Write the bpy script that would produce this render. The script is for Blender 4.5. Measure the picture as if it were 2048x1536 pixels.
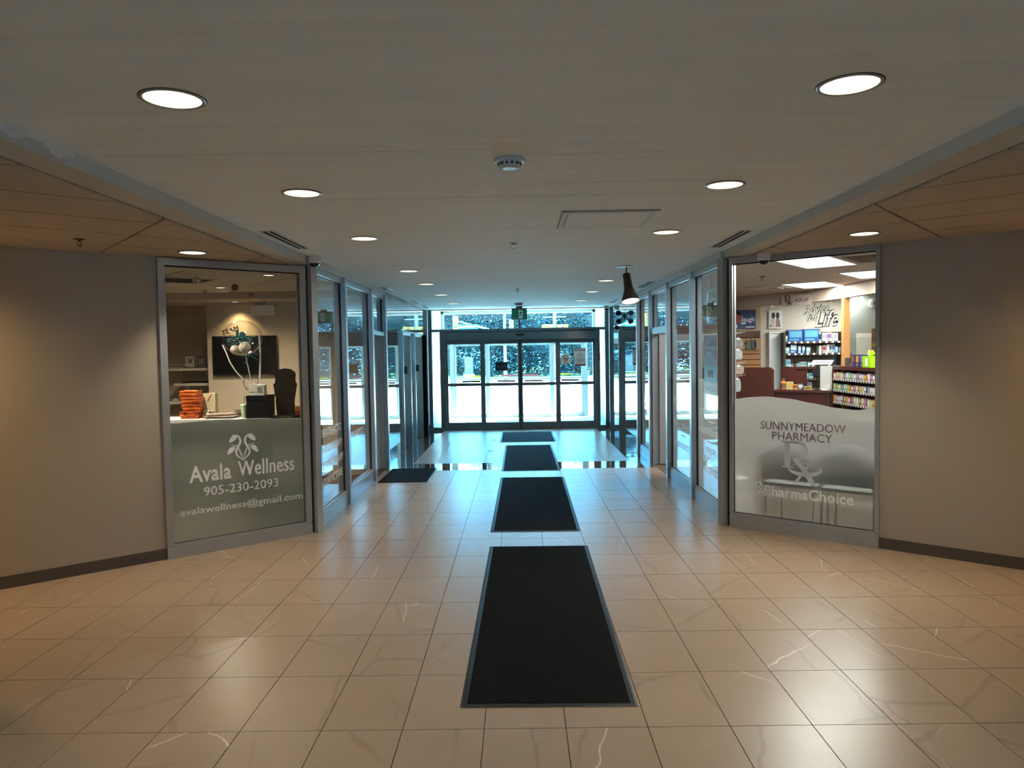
import bpy, bmesh, math, random
from mathutils import Vector, Matrix

for o in list(bpy.data.objects):
    bpy.data.objects.remove(o, do_unlink=True)
SC = bpy.context.scene
COL = SC.collection
rnd = random.Random(7)
R = math.radians

# ------------------------------------------------------------------ camera
F, CAMH, ROLL = 1470.0, 1.82, 0.0165
cr_, sr_ = math.cos(ROLL), math.sin(ROLL)


def _unroll(x, y):
    a, b = x - 1024, y - 768
    return a * cr_ - b * sr_, a * sr_ + b * cr_


_u0, _v0 = _unroll(1037, 702)
YAW, PITCH = math.atan(_u0 / F), math.atan(-_v0 / F)


def ray(x, y):
    a, b = _unroll(x, y)
    cp, sp, cy, sy = math.cos(PITCH), math.sin(PITCH), math.cos(YAW), math.sin(YAW)
    d = (a, F * cp - b * sp, -F * sp - b * cp)
    return Vector((d[0] * cy - d[1] * sy, d[0] * sy + d[1] * cy, d[2]))


EYE = Vector((0, 0, CAMH))


def at_y(x, y, Y):
    d = ray(x, y)
    return EYE + d * (Y / d.y)


def at_z(x, y, z):
    d = ray(x, y)
    return EYE + d * ((z - CAMH) / d.z)


def proj(p):
    d = Vector(p) - EYE
    cp, sp, cy, sy = math.cos(PITCH), math.sin(PITCH), math.cos(YAW), math.sin(YAW)
    d = Vector((d.x * cy + d.y * sy, -d.x * sy + d.y * cy, d.z))
    d = Vector((d.x, d.y * cp - d.z * sp, d.y * sp + d.z * cp))
    a, b = F * d.x / d.y, -F * d.z / d.y
    return 1024 + a * cr_ + b * sr_, 768 - a * sr_ + b * cr_


cam = bpy.data.cameras.new('camera')
cam.sensor_fit = 'HORIZONTAL'
cam.sensor_width = 36.0
cam.lens = 36.0 * F / 2048
cam.clip_start, cam.clip_end = 0.05, 400
camo = bpy.data.objects.new('camera', cam)
COL.objects.link(camo)
fw = ray(1024, 768).normalized()
rt = (ray(2024, 768) - ray(1024, 768)).normalized()
up = rt.cross(fw)
camo.matrix_world = Matrix(((rt.x, up.x, -fw.x, 0), (rt.y, up.y, -fw.y, 0), (rt.z, up.z, -fw.z, CAMH), (0, 0, 0, 1)))
SC.camera = camo

# ------------------------------------------------------------------ world, sun, exposure
W = bpy.data.worlds.new('world')
SC.world = W
W.use_nodes = True
wn = W.node_tree
wn.nodes.clear()
wo = wn.nodes.new('ShaderNodeOutputWorld')
wb = wn.nodes.new('ShaderNodeBackground')
wb.inputs['Color'].default_value = (0.14, 0.56, 1.0, 1)
wb.inputs['Strength'].default_value = 27.0
wn.links.new(wb.outputs[0], wo.inputs[0])

sun = bpy.data.lights.new('sun', 'SUN')
sun.energy = 100.0
sun.angle = 0.01
sun.color = (0.84, 0.95, 0.97)
suno = bpy.data.objects.new('sun', sun)
COL.objects.link(suno)
suno.rotation_euler = Vector((0.50, 0.62, 1.25)).to_track_quat('Z', 'Y').to_euler()
suno.location = (20, 40, 40)

SC.view_settings.view_transform = 'Standard'
SC.view_settings.look = 'None'
SC.view_settings.gamma = 1.0
SC.view_settings.exposure = 0.22
SC.view_settings.use_curve_mapping = False
SC.cycles.max_bounces = 9
SC.cycles.diffuse_bounces = 4
SC.cycles.glossy_bounces = 5
SC.cycles.transmission_bounces = 8
SC.cycles.transparent_max_bounces = 24
SC.cycles.sample_clamp_indirect = 50.0
SC.cycles.caustics_reflective = False
SC.cycles.caustics_refractive = False

LAMP = (1.0, 0.88, 0.71)          # warm recessed lamps
P_HALL, P_SIDE, P_CLINIC, P_TROFFER, P_WARM = 80.0, 95.0, 300.0, 54.0, 130.0

# ------------------------------------------------------------------ materials
MATS = {}


def mat(name, col, rough=0.5, metal=0.0, spec=0.5, var=None, bump=None, emis=None, alpha=None):
    """procedural principled material; var=(scale, amount) mottles the colour, bump=(scale, strength)"""
    if name in MATS:
        return MATS[name]
    m = bpy.data.materials.new(name)
    m.use_nodes = True
    nt = m.node_tree
    b = nt.nodes['Principled BSDF']
    b.inputs['Base Color'].default_value = (*col, 1)
    b.inputs['Roughness'].default_value = rough
    b.inputs['Metallic'].default_value = metal
    b.inputs['Specular IOR Level'].default_value = spec
    if emis:
        b.inputs['Emission Color'].default_value = (*emis[0], 1)
        b.inputs['Emission Strength'].default_value = emis[1]
    geo = None
    if var or bump:
        geo = nt.nodes.new('ShaderNodeNewGeometry')
    if var:
        n = nt.nodes.new('ShaderNodeTexNoise')
        n.inputs['Scale'].default_value = var[0]
        n.inputs['Detail'].default_value = 4
        nt.links.new(geo.outputs['Position'], n.inputs['Vector'])
        mx = nt.nodes.new('ShaderNodeMix')
        mx.data_type = 'RGBA'
        a = var[1]
        mx.inputs[6].default_value = (*[max(0, c * (1 - a)) for c in col], 1)
        mx.inputs[7].default_value = (*[min(1, c * (1 + a)) for c in col], 1)
        nt.links.new(n.outputs['Fac'], mx.inputs[0])
        nt.links.new(mx.outputs[2], b.inputs['Base Color'])
    if bump:
        n = nt.nodes.new('ShaderNodeTexNoise')
        n.inputs['Scale'].default_value = bump[0]
        n.inputs['Detail'].default_value = 3
        nt.links.new(geo.outputs['Position'], n.inputs['Vector'])
        bp = nt.nodes.new('ShaderNodeBump')
        bp.inputs['Strength'].default_value = bump[1]
        bp.inputs['Distance'].default_value = 0.01
        nt.links.new(n.outputs['Fac'], bp.inputs['Height'])
        nt.links.new(bp.outputs['Normal'], b.inputs['Normal'])
    MATS[name] = m
    return m


def emit(name, col, s):
    if name in MATS:
        return MATS[name]
    m = bpy.data.materials.new(name)
    m.use_nodes = True
    nt = m.node_tree
    nt.nodes.clear()
    o = nt.nodes.new('ShaderNodeOutputMaterial')
    e = nt.nodes.new('ShaderNodeEmission')
    e.inputs[0].default_value = (*col, 1)
    e.inputs[1].default_value = s
    nt.links.new(e.outputs[0], o.inputs[0])
    MATS[name] = m
    return m


def glass(name, tint=(0.93, 0.97, 0.96), f0=0.045, rough=0.0):
    """clear pane: mirror reflection by angle over straight transmission"""
    if name in MATS:
        return MATS[name]
    m = bpy.data.materials.new(name)
    m.use_nodes = True
    nt = m.node_tree
    nt.nodes.clear()
    o = nt.nodes.new('ShaderNodeOutputMaterial')
    geo = nt.nodes.new('ShaderNodeNewGeometry')
    dp = nt.nodes.new('ShaderNodeVectorMath'); dp.operation = 'DOT_PRODUCT'
    nt.links.new(geo.outputs['Normal'], dp.inputs[0])
    nt.links.new(geo.outputs['Incoming'], dp.inputs[1])
    ab = nt.nodes.new('ShaderNodeMath'); ab.operation = 'ABSOLUTE'
    nt.links.new(dp.outputs['Value'], ab.inputs[0])
    om = nt.nodes.new('ShaderNodeMath'); om.operation = 'SUBTRACT'; om.inputs[0].default_value = 1.0
    nt.links.new(ab.outputs[0], om.inputs[1])
    pw = nt.nodes.new('ShaderNodeMath'); pw.operation = 'POWER'; pw.inputs[1].default_value = 5.0
    nt.links.new(om.outputs[0], pw.inputs[0])
    ma = nt.nodes.new('ShaderNodeMath'); ma.operation = 'MULTIPLY_ADD'
    ma.inputs[1].default_value = 1 - f0; ma.inputs[2].default_value = f0
    nt.links.new(pw.outputs[0], ma.inputs[0])
    t = nt.nodes.new('ShaderNodeBsdfTransparent'); t.inputs[0].default_value = (*tint, 1)
    g = nt.nodes.new('ShaderNodeBsdfGlossy'); g.inputs['Roughness'].default_value = rough
    g.inputs['Color'].default_value = (0.97, 0.99, 1, 1)
    mx = nt.nodes.new('ShaderNodeMixShader')
    nt.links.new(ma.outputs[0], mx.inputs[0])
    nt.links.new(t.outputs[0], mx.inputs[1])
    nt.links.new(g.outputs[0], mx.inputs[2])
    nt.links.new(mx.outputs[0], o.inputs[0])
    MATS[name] = m
    return m


def film_mat(name, col, white, rough, ior=1.35):
    if name in MATS:
        return MATS[name]
    m = bpy.data.materials.new(name)
    m.use_nodes = True
    nt = m.node_tree
    nt.nodes.clear()
    o = nt.nodes.new('ShaderNodeOutputMaterial')
    d = nt.nodes.new('ShaderNodeBsdfDiffuse'); d.inputs[0].default_value = (*col, 1)
    tl = nt.nodes.new('ShaderNodeBsdfTranslucent'); tl.inputs[0].default_value = (*col, 1)
    rf = nt.nodes.new('ShaderNodeBsdfRefraction'); rf.inputs[0].default_value = (0.95, 0.97, 0.97, 1)
    rf.inputs['Roughness'].default_value = rough; rf.inputs['IOR'].default_value = ior
    a = nt.nodes.new('ShaderNodeMixShader'); a.inputs[0].default_value = 0.72
    nt.links.new(d.outputs[0], a.inputs[1]); nt.links.new(tl.outputs[0], a.inputs[2])
    b = nt.nodes.new('ShaderNodeMixShader'); b.inputs[0].default_value = white
    nt.links.new(rf.outputs[0], b.inputs[1]); nt.links.new(a.outputs[0], b.inputs[2])
    nt.links.new(b.outputs[0], o.inputs[0])
    MATS[name] = m
    return m


def tile_material():
    m = bpy.data.materials.new('porcelain_tile')
    m.use_nodes = True
    nt = m.node_tree
    b = nt.nodes['Principled BSDF']
    geo = nt.nodes.new('ShaderNodeNewGeometry')
    inf = nt.nodes.new('ShaderNodeObjectInfo')
    sh = nt.nodes.new('ShaderNodeVectorMath'); sh.operation = 'MULTIPLY_ADD'
    nt.links.new(inf.outputs['Random'], sh.inputs[0])
    sh.inputs[1].default_value = (37.0, 61.0, 13.0)
    nt.links.new(geo.outputs['Position'], sh.inputs[2])

    def noise(scale, detail=2.0, dist=0.0):
        n = nt.nodes.new('ShaderNodeTexNoise')
        n.inputs['Scale'].default_value = scale
        n.inputs['Detail'].default_value = detail
        n.inputs['Distortion'].default_value = dist
        nt.links.new(sh.outputs[0], n.inputs['Vector'])
        return n

    def ramp(src, stops):
        r = nt.nodes.new('ShaderNodeValToRGB')
        els = r.color_ramp.elements
        while len(els) < len(stops):
            els.new(0.5)
        for e, (p, v) in zip(els, stops):
            e.position = p
            e.color = (v, v, v, 1)
        nt.links.new(src, r.inputs[0])
        return r

    def mul(a, c, k=1.0):
        x = nt.nodes.new('ShaderNodeMath'); x.operation = 'MULTIPLY'
        nt.links.new(a, x.inputs[0]); nt.links.new(c, x.inputs[1])
        y = nt.nodes.new('ShaderNodeMath'); y.operation = 'MULTIPLY'; y.inputs[1].default_value = k
        nt.links.new(x.outputs[0], y.inputs[0])
        return y
    base = noise(3.0, 4)
    c0 = nt.nodes.new('ShaderNodeMix'); c0.data_type = 'RGBA'
    c0.inputs[6].default_value = (0.325, 0.238, 0.162, 1)
    c0.inputs[7].default_value = (0.40, 0.298, 0.208, 1)
    nt.links.new(base.outputs['Fac'], c0.inputs[0])
    def cracks(scale, warp, stops):
        n = noise(5.0, 3.0)
        wv = nt.nodes.new('ShaderNodeVectorMath'); wv.operation = 'MULTIPLY_ADD'
        nt.links.new(n.outputs['Color'], wv.inputs[0])
        wv.inputs[1].default_value = (warp, warp, 0)
        nt.links.new(sh.outputs[0], wv.inputs[2])
        mp = nt.nodes.new('ShaderNodeMapping'); mp.inputs['Scale'].default_value = (1.0, 0.55, 1.0)
        mp.inputs['Rotation'].default_value = (0, 0, R(-14 if scale > 1 else 20))
        nt.links.new(wv.outputs[0], mp.inputs[0])
        vo = nt.nodes.new('ShaderNodeTexVoronoi'); vo.feature = 'DISTANCE_TO_EDGE'; vo.voronoi_dimensions = '2D'
        vo.inputs['Scale'].default_value = scale
        nt.links.new(mp.outputs[0], vo.inputs['Vector'])
        return ramp(vo.outputs['Distance'], stops)
    v1 = cracks(1.5, 0.10, [(0.0, 1), (0.010, 0.8), (0.024, 0)])
    k1 = ramp(noise(1.6, 1.0).outputs['Fac'], [(0.40, 0), (0.58, 1)])
    dark = mul(v1.outputs[0], k1.outputs[0], 0.5)
    c1 = nt.nodes.new('ShaderNodeMix'); c1.data_type = 'RGBA'
    nt.links.new(dark.outputs[0], c1.inputs[0]); nt.links.new(c0.outputs[2], c1.inputs[6])
    c1.inputs[7].default_value = (0.22, 0.16, 0.11, 1)
    v2 = cracks(0.9, 0.09, [(0.0, 1), (0.0022, 0.9), (0.004, 0)])
    k2 = ramp(noise(1.3, 1.0, 0.3).outputs['Fac'], [(0.53, 0), (0.61, 1)])
    lite = mul(v2.outputs[0], k2.outputs[0], 0.8)
    c2 = nt.nodes.new('ShaderNodeMix'); c2.data_type = 'RGBA'
    nt.links.new(lite.outputs[0], c2.inputs[0]); nt.links.new(c1.outputs[2], c2.inputs[6])
    c2.inputs[7].default_value = (0.85, 0.80, 0.70, 1)
    nt.links.new(c2.outputs[2], b.inputs['Base Color'])
    b.inputs['Roughness'].default_value = 0.30
    b.inputs['Specular IOR Level'].default_value = 0.5
    MATS['porcelain_tile'] = m
    return m


def mat_carpet(name, col):
    """entrance matting: short slanted loops"""
    m = bpy.data.materials.new(name)
    m.use_nodes = True
    nt = m.node_tree
    b = nt.nodes['Principled BSDF']
    tc = nt.nodes.new('ShaderNodeTexCoord')
    mp = nt.nodes.new('ShaderNodeMapping'); mp.inputs['Rotation'].default_value = (0, 0, R(45))
    nt.links.new(tc.outputs['Object'], mp.inputs['Vector'])
    br = nt.nodes.new('ShaderNodeTexBrick')
    br.inputs['Scale'].default_value = 1.0
    br.inputs['Brick Width'].default_value = 0.026; br.inputs['Row Height'].default_value = 0.008
    br.inputs['Mortar Size'].default_value = 0.0022
    br.inputs['Color1'].default_value = (*[c * 1.9 for c in col], 1)
    br.inputs['Color2'].default_value = (*[c * 0.5 for c in col], 1)
    br.inputs['Mortar'].default_value = (0.001, 0.001, 0.001, 1)
    nt.links.new(mp.outputs[0], br.inputs['Vector'])
    nt.links.new(br.outputs['Color'], b.inputs['Base Color'])
    bp = nt.nodes.new('ShaderNodeBump'); bp.inputs['Strength'].default_value = 0.6; bp.inputs['Distance'].default_value = 0.004
    nt.links.new(br.outputs['Fac'], bp.inputs['Height']); bp.invert = True
    nt.links.new(bp.outputs[0], b.inputs['Normal'])
    b.inputs['Roughness'].default_value = 0.95
    b.inputs['Specular IOR Level'].default_value = 0.12
    MATS[name] = m
    return m


def wood_mat(name, c1, c2, scale=6.0, rough=0.4):
    m = bpy.data.materials.new(name)
    m.use_nodes = True
    nt = m.node_tree
    b = nt.nodes['Principled BSDF']
    geo = nt.nodes.new('ShaderNodeNewGeometry')
    mp = nt.nodes.new('ShaderNodeMapping'); mp.inputs['Scale'].default_value = (scale, scale, scale * 0.12)
    nt.links.new(geo.outputs['Position'], mp.inputs[0])
    n = nt.nodes.new('ShaderNodeTexNoise'); n.inputs['Scale'].default_value = 3; n.inputs['Detail'].default_value = 5
    nt.links.new(mp.outputs[0], n.inputs['Vector'])
    mx = nt.nodes.new('ShaderNodeMix'); mx.data_type = 'RGBA'
    mx.inputs[6].default_value = (*c1, 1); mx.inputs[7].default_value = (*c2, 1)
    nt.links.new(n.outputs['Fac'], mx.inputs[0]); nt.links.new(mx.outputs[2], b.inputs['Base Color'])
    b.inputs['Roughness'].default_value = rough
    MATS[name] = m
    return m


TILE = tile_material()
GROUT = mat('grout', (0.16, 0.125, 0.095), 0.9, spec=0.2)
POLISH = mat('polished_granite_floor', (0.10, 0.085, 0.07), 0.03, spec=0.9, var=(40, 0.35))
GRAN = mat('polished_granite_wall', (0.105, 0.10, 0.095), 0.025, spec=1.0, var=(60, 0.3))
CEIL = mat('ceiling_paint', (0.79, 0.86, 0.89), 0.85, spec=0.2, var=(0.9, 0.05), bump=(7, 0.08))
def streaks(m):
    nt = m.node_tree
    b = nt.nodes['Principled BSDF']
    geo = nt.nodes.new('ShaderNodeNewGeometry')
    mp = nt.nodes.new('ShaderNodeMapping'); mp.inputs['Scale'].default_value = (0.55, 9.0, 1.0)
    nt.links.new(geo.outputs['Position'], mp.inputs[0])
    n = nt.nodes.new('ShaderNodeTexNoise'); n.inputs['Scale'].default_value = 1.6; n.inputs['Detail'].default_value = 5
    nt.links.new(mp.outputs[0], n.inputs['Vector'])
    mx = nt.nodes.new('ShaderNodeMix'); mx.data_type = 'RGBA'
    mx.inputs[6].default_value = (0.70, 0.765, 0.795, 1); mx.inputs[7].default_value = (0.85, 0.925, 0.955, 1)
    nt.links.new(n.outputs['Fac'], mx.inputs[0]); nt.links.new(mx.outputs[2], b.inputs['Base Color'])


streaks(CEIL)
SEAM = mat('ceiling_seam', (0.70, 0.755, 0.78), 0.9, spec=0.1)
BEAM = mat('beam_paint', (0.56, 0.56, 0.53), 0.7, spec=0.3, var=(3, 0.06))
PLASTER = mat('patching_plaster', (0.72, 0.72, 0.69), 0.9, var=(12, 0.2))
ACOU = mat('acoustic_tile', (0.55, 0.475, 0.39), 0.95, spec=0.1, var=(160, 0.22), bump=(180, 0.5))
TBAR = mat('ceiling_grid', (0.10, 0.085, 0.07), 0.6)
WALL = mat('beige_wall', (0.40, 0.345, 0.27), 0.75, spec=0.3, var=(2, 0.03), bump=(90, 0.05))
BASEB = mat('rubber_baseboard', (0.085, 0.068, 0.055), 0.55)
ALU = mat('anodised_aluminium', (0.43, 0.455, 0.475), 0.38, metal=0.55, var=(5, 0.06))
ALU_D = mat('dark_aluminium', (0.155, 0.165, 0.168), 0.4, metal=0.5)
GASKET = mat('black_gasket', (0.012, 0.012, 0.013), 0.5)
STEEL = mat('brushed_steel', (0.42, 0.41, 0.39), 0.28, metal=1.0, var=(4, 0.25))
BLACK = mat('black_plastic', (0.012, 0.012, 0.013), 0.4)
BLACKM = mat('matte_black', (0.006, 0.006, 0.007), 0.85, spec=0.15)
WHITE = mat('white_plastic', (0.72, 0.72, 0.70), 0.45)
GLASS = glass('clear_glass', f0=0.032)
GLASS_T = glass('entrance_glass', (0.90, 0.975, 0.98))
FILM_L = film_mat('grey_frosted_film', (0.40, 0.43, 0.42), 0.50, 0.28)
FILM_R = film_mat('white_frosted_film', (0.90, 0.85, 0.82), 0.42, 0.075)
FILM_C = film_mat('pale_frosted_film', (0.74, 0.76, 0.76), 0.80, 0.3)
LETTER = mat('white_vinyl', (0.90, 0.92, 0.93), 0.5)
LETTER_G = mat('grey_vinyl', (0.24, 0.235, 0.23), 0.5)
LETTER_P = mat('pale_grey_vinyl', (0.70, 0.78, 0.82), 0.5)
LENS = emit('lamp_lens', (1.0, 0.9, 0.68), 1.5)
TROFF = emit('troffer_lens', (0.95, 1.0, 1.0), 2.2)
BLUE_V = mat('slate_vinyl', (0.10, 0.26, 0.36), 0.5)
RED_V = mat('maroon_vinyl', (0.26, 0.10, 0.12), 0.5)
MAHOG = wood_mat('mahogany', (0.055, 0.012, 0.010), (0.10, 0.024, 0.018), 5, 0.35)
OAKP = wood_mat('honey_oak', (0.50, 0.22, 0.07), (0.62, 0.32, 0.11), 5, 0.45)
SLATW = wood_mat('slatwall_oak', (0.36, 0.16, 0.055), (0.45, 0.22, 0.08), 5, 0.5)


# ------------------------------------------------------------------ mesh helpers
class MB:
    """collects shapes; build() links them as ONE mesh object"""

    def __init__(self):
        self.v, self.f, self.mi = [], [], []
        self.cur = 0

    def face(self, idx):
        self.f.append(idx); self.mi.append(self.cur)

    def poly(self, pts):
        n = len(self.v)
        self.v += [tuple(p) for p in pts]
        self.face(tuple(range(n, n + len(pts))))
        return self

    def box(self, x0, x1, y0, y1, z0, z1):
        n = len(self.v)
        self.v += [(x0, y0, z0), (x1, y0, z0), (x1, y1, z0), (x0, y1, z0), (x0, y0, z1), (x1, y0, z1), (x1, y1, z1), (x0, y1, z1)]
        for q in ((0, 3, 2, 1), (4, 5, 6, 7), (0, 1, 5, 4), (1, 2, 6, 5), (2, 3, 7, 6), (3, 0, 4, 7)):
            self.face(tuple(n + i for i in q))
        return self

    def prism_z(self, pts, z0, z1):
        n = len(self.v); k = len(pts)
        self.v += [(x, y, z0) for x, y in pts] + [(x, y, z1) for x, y in pts]
        self.face(tuple(n + i for i in reversed(range(k))))
        self.face(tuple(n + k + i for i in range(k)))
        for i in range(k):
            j = (i + 1) % k
            self.face((n + i, n + j, n + k + j, n + k + i))
        return self

    def prism_y(self, pts, y0, y1):
        """outline in x,z pushed through y"""
        n = len(self.v); k = len(pts)
        self.v += [(x, y0, z) for x, z in pts] + [(x, y1, z) for x, z in pts]
        self.face(tuple(n + i for i in range(k)))
        self.face(tuple(n + k + i for i in reversed(range(k))))
        for i in range(k):
            j = (i + 1) % k
            self.face((n + j, n + i, n + k + i, n + k + j))
        return self

    def lathe(self, prof, seg=24, c=(0, 0, 0), axis='z', caps=True):
        """prof: list of (radius, height)"""
        n = len(self.v)
        for r_, h in prof:
            for i in range(seg):
                a = 2 * math.pi * i / seg
                p = (r_ * math.cos(a), r_ * math.sin(a), h)
                if axis == 'y':
                    p = (p[0], p[2], p[1])
                elif axis == 'x':
                    p = (p[2], p[0], p[1])
                self.v.append((p[0] + c[0], p[1] + c[1], p[2] + c[2]))
        for k in range(len(prof) - 1):
            for i in range(seg):
                j = (i + 1) % seg
                self.face((n + k * seg + i, n + k * seg + j, n + (k + 1) * seg + j, n + (k + 1) * seg + i))
        if caps:
            self.face(tuple(n + i for i in reversed(range(seg))))
            m_ = n + (len(prof) - 1) * seg
            self.face(tuple(m_ + i for i in range(seg)))
        return self

    def tube(self, pts, r_, seg=8):
        """round bar through points; r_ may be a list"""
        pts = [Vector(p) for p in pts]
        n = len(self.v)
        for k, p in enumerate(pts):
            t = (pts[min(k + 1, len(pts) - 1)] - pts[max(k - 1, 0)]).normalized()
            a = t.cross(Vector((0, 0, 1)))
            if a.length < 1e-4:
                a = t.cross(Vector((1, 0, 0)))
            a.normalize()
            b = t.cross(a)
            rr = r_[k] if isinstance(r_, (list, tuple)) else r_
            for i in range(seg):
                an = 2 * math.pi * i / seg
                self.v.append(tuple(p + a * (rr * math.cos(an)) + b * (rr * math.sin(an))))
        for k in range(len(pts) - 1):
            for i in range(seg):
                j = (i + 1) % seg
                self.face((n + k * seg + i, n + k * seg + j, n + (k + 1) * seg + j, n + (k + 1) * seg + i))
        self.face(tuple(n + i for i in reversed(range(seg))))
        m_ = n + (len(pts) - 1) * seg
        self.face(tuple(m_ + i for i in range(seg)))
        return self

    def ribbon(self, pts, w, y0=0.0, th=0.001):
        """stroke in the x,z plane with width(s), slightly thick in y"""
        k = len(pts)
        L, Rr = [], []
        for i in range(k):
            a = Vector(pts[max(i - 1, 0)]); b = Vector(pts[min(i + 1, k - 1)])
            t = (b - a)
            t = t.normalized() if t.length > 1e-9 else Vector((1, 0))
            nn = Vector((-t.y, t.x))
            ww = (w[i] if isinstance(w, (list, tuple)) else w) / 2
            p = Vector(pts[i])
            L.append(p + nn * ww); Rr.append(p - nn * ww)
        for i in range(k - 1):
            q = [L[i], Rr[i], Rr[i + 1], L[i + 1]]
            self.prism_y([(p.x, p.y) for p in q], y0 - th, y0)
        return self

    def mesh(self, name, mats, smooth=False):
        me = bpy.data.meshes.new(name)
        me.from_pydata(self.v, [], self.f)
        for m in (mats if isinstance(mats, (list, tuple)) else [mats]):
            me.materials.append(m)
        if len(me.materials) > 1:
            me.polygons.foreach_set('material_index', self.mi)
        if smooth:
            me.polygons.foreach_set('use_smooth', [True] * len(me.polygons))
        me.update()
        return me

    def build(self, name, mats, parent=None, smooth=False):
        o = bpy.data.objects.new(name, self.mesh(name, mats, smooth))
        COL.objects.link(o)
        if parent:
            o.parent = parent
        return o


def bx(*a):
    return MB().box(*a)


def tag(o, label=None, cat=None, group=None, kind=None):
    if label: o['label'] = label
    if cat: o['category'] = cat
    if group: o['group'] = group
    if kind: o['kind'] = kind
    return o


def thing(name, label, cat, loc=(0, 0, 0), rotz=0.0, group=None, kind=None):
    o = bpy.data.objects.new(name, None)
    COL.objects.link(o)
    o.empty_display_size = 0.05
    o.location = loc
    o.rotation_euler = (0, 0, rotz)
    return tag(o, label, cat, group, kind)


def struct(o, label, cat):
    return tag(o, label, cat, None, 'structure')


def dup(root, loc, rotz=None, label=None, group=None):
    r_ = root.copy(); COL.objects.link(r_)
    r_.location = loc
    if rotz is not None:
        r_.rotation_euler = (0, 0, rotz)
    if label: r_['label'] = label
    if group: r_['group'] = group
    for ch in list(root.children):
        c = ch.copy(); COL.objects.link(c); c.parent = r_
        for g in list(ch.children):
            d = g.copy(); COL.objects.link(d); d.parent = c
    return r_


_TXT = {}


def text(s, m, parent, x, z, y=0.0, w=None, h=None, bold=0.0, shear=0.0, name='lettering', align='c', rotx=True, th=0.0008):
    """lettering standing in the parent's x,z plane, read from -y; fitted to width w and/or height h"""
    key = (s, bold, shear)
    if key not in _TXT:
        cu = bpy.data.curves.new('lettering', 'FONT')
        cu.body = s
        fat = bold if any(c in s for c in 'MWN&@') else 0.0
        cu.offset = 0.0 if fat else bold
        cu.shear = shear
        cu.resolution_u = 3
        cu.space_character = 1.0 + bold * 2
        to = bpy.data.objects.new('lettering_tmp', cu)
        COL.objects.link(to)
        dg = bpy.context.evaluated_depsgraph_get()
        me = bpy.data.meshes.new_from_object(to.evaluated_get(dg))
        bpy.data.objects.remove(to, do_unlink=True)
        vs = [v.co.copy() for v in me.vertices]
        fs = [tuple(p.vertices) for p in me.polygons]
        bpy.data.meshes.remove(me)
        if fat:
            n0 = len(vs); v0 = list(vs); f0 = list(fs)
            for q, (dx, dy) in enumerate(((-fat, 0), (fat, 0), (0, -fat * .6), (0, fat * .6))):
                vs += [v + Vector((dx, dy, 0.0002 * (q + 1))) for v in v0]
                fs += [tuple(i + n0 * (q + 1) for i in f) for f in f0]
        _TXT[key] = (vs, fs)
    vs, fs = _TXT[key]
    x0, x1 = min(v.x for v in vs), max(v.x for v in vs)
    y0, y1 = min(v.y for v in vs), max(v.y for v in vs)
    if w and h:
        sx, sy = w / (x1 - x0), h / (y1 - y0)
    elif w:
        sx = sy = w / (x1 - x0)
    else:
        sx = sy = h / (y1 - y0)
    cx = (x0 + x1) / 2 if align == 'c' else (x0 if align == 'l' else x1)
    cz = (y0 + y1) / 2
    mb = MB()
    mb.v = [(x + (v.x - cx) * sx, y - v.z, z + (v.y - cz) * sy) for v in vs]
    mb.f = fs; mb.mi = [0] * len(fs)
    return mb.build(name, m, parent)


def lamp(parent, name, z, power, color=LAMP, size=R(125), blend=1.0, radius=0.06, x=0.0, y=0.0):
    l = bpy.data.lights.new(name, 'SPOT')
    l.energy = power; l.color = color; l.spot_size = size; l.spot_blend = blend; l.shadow_soft_size = radius
    o = bpy.data.objects.new(name, l)
    COL.objects.link(o)
    o.parent = parent
    o.location = (x, y, z)
    return o


def clip(poly, a, b, c):
    """keep a*x + b*y <= c"""
    out = []
    for i in range(len(poly)):
        p, q = poly[i], poly[(i + 1) % len(poly)]
        fp, fq = a * p[0] + b * p[1] - c, a * q[0] + b * q[1] - c
        if fp <= 0:
            out.append(p)
        if (fp < 0 < fq) or (fq < 0 < fp):
            t = fp / (fp - fq)
            out.append((p[0] + (q[0] - p[0]) * t, p[1] + (q[1] - p[1]) * t))
    return out


def clip_convex(poly, region):
    """region: convex polygon, counter-clockwise"""
    for i in range(len(region)):
        (x0, y0), (x1, y1) = region[i], region[(i + 1) % len(region)]
        a, b = y1 - y0, -(x1 - x0)
        poly = clip(poly, a, b, a * x0 + b * y0)
        if len(poly) < 3:
            return []
    return poly


def area(p):
    return abs(sum(p[i][0] * p[(i + 1) % len(p)][1] - p[(i + 1) % len(p)][0] * p[i][1] for i in range(len(p)))) / 2


# ------------------------------------------------------------------ layout constants
XW = 2.1                       # half width of the corridor
ZC, ZT = 2.80, 2.71            # plaster ceiling, acoustic ceiling
A40 = R(40.5)
CA, SA = math.cos(A40), math.sin(A40)
CL = Vector((-XW, 7.45, 0))    # left corner where the splayed wall meets the corridor
CR = Vector((XW, 7.50, 0))
YE = 17.05                     # inner entrance
YO = 20.3                      # outer entrance
SW = 4.5                       # length of the splayed walls
PL = CL + Vector((-CA, -SA, 0)) * SW
PR = CR + Vector((CA, -SA, 0)) * SW

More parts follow.
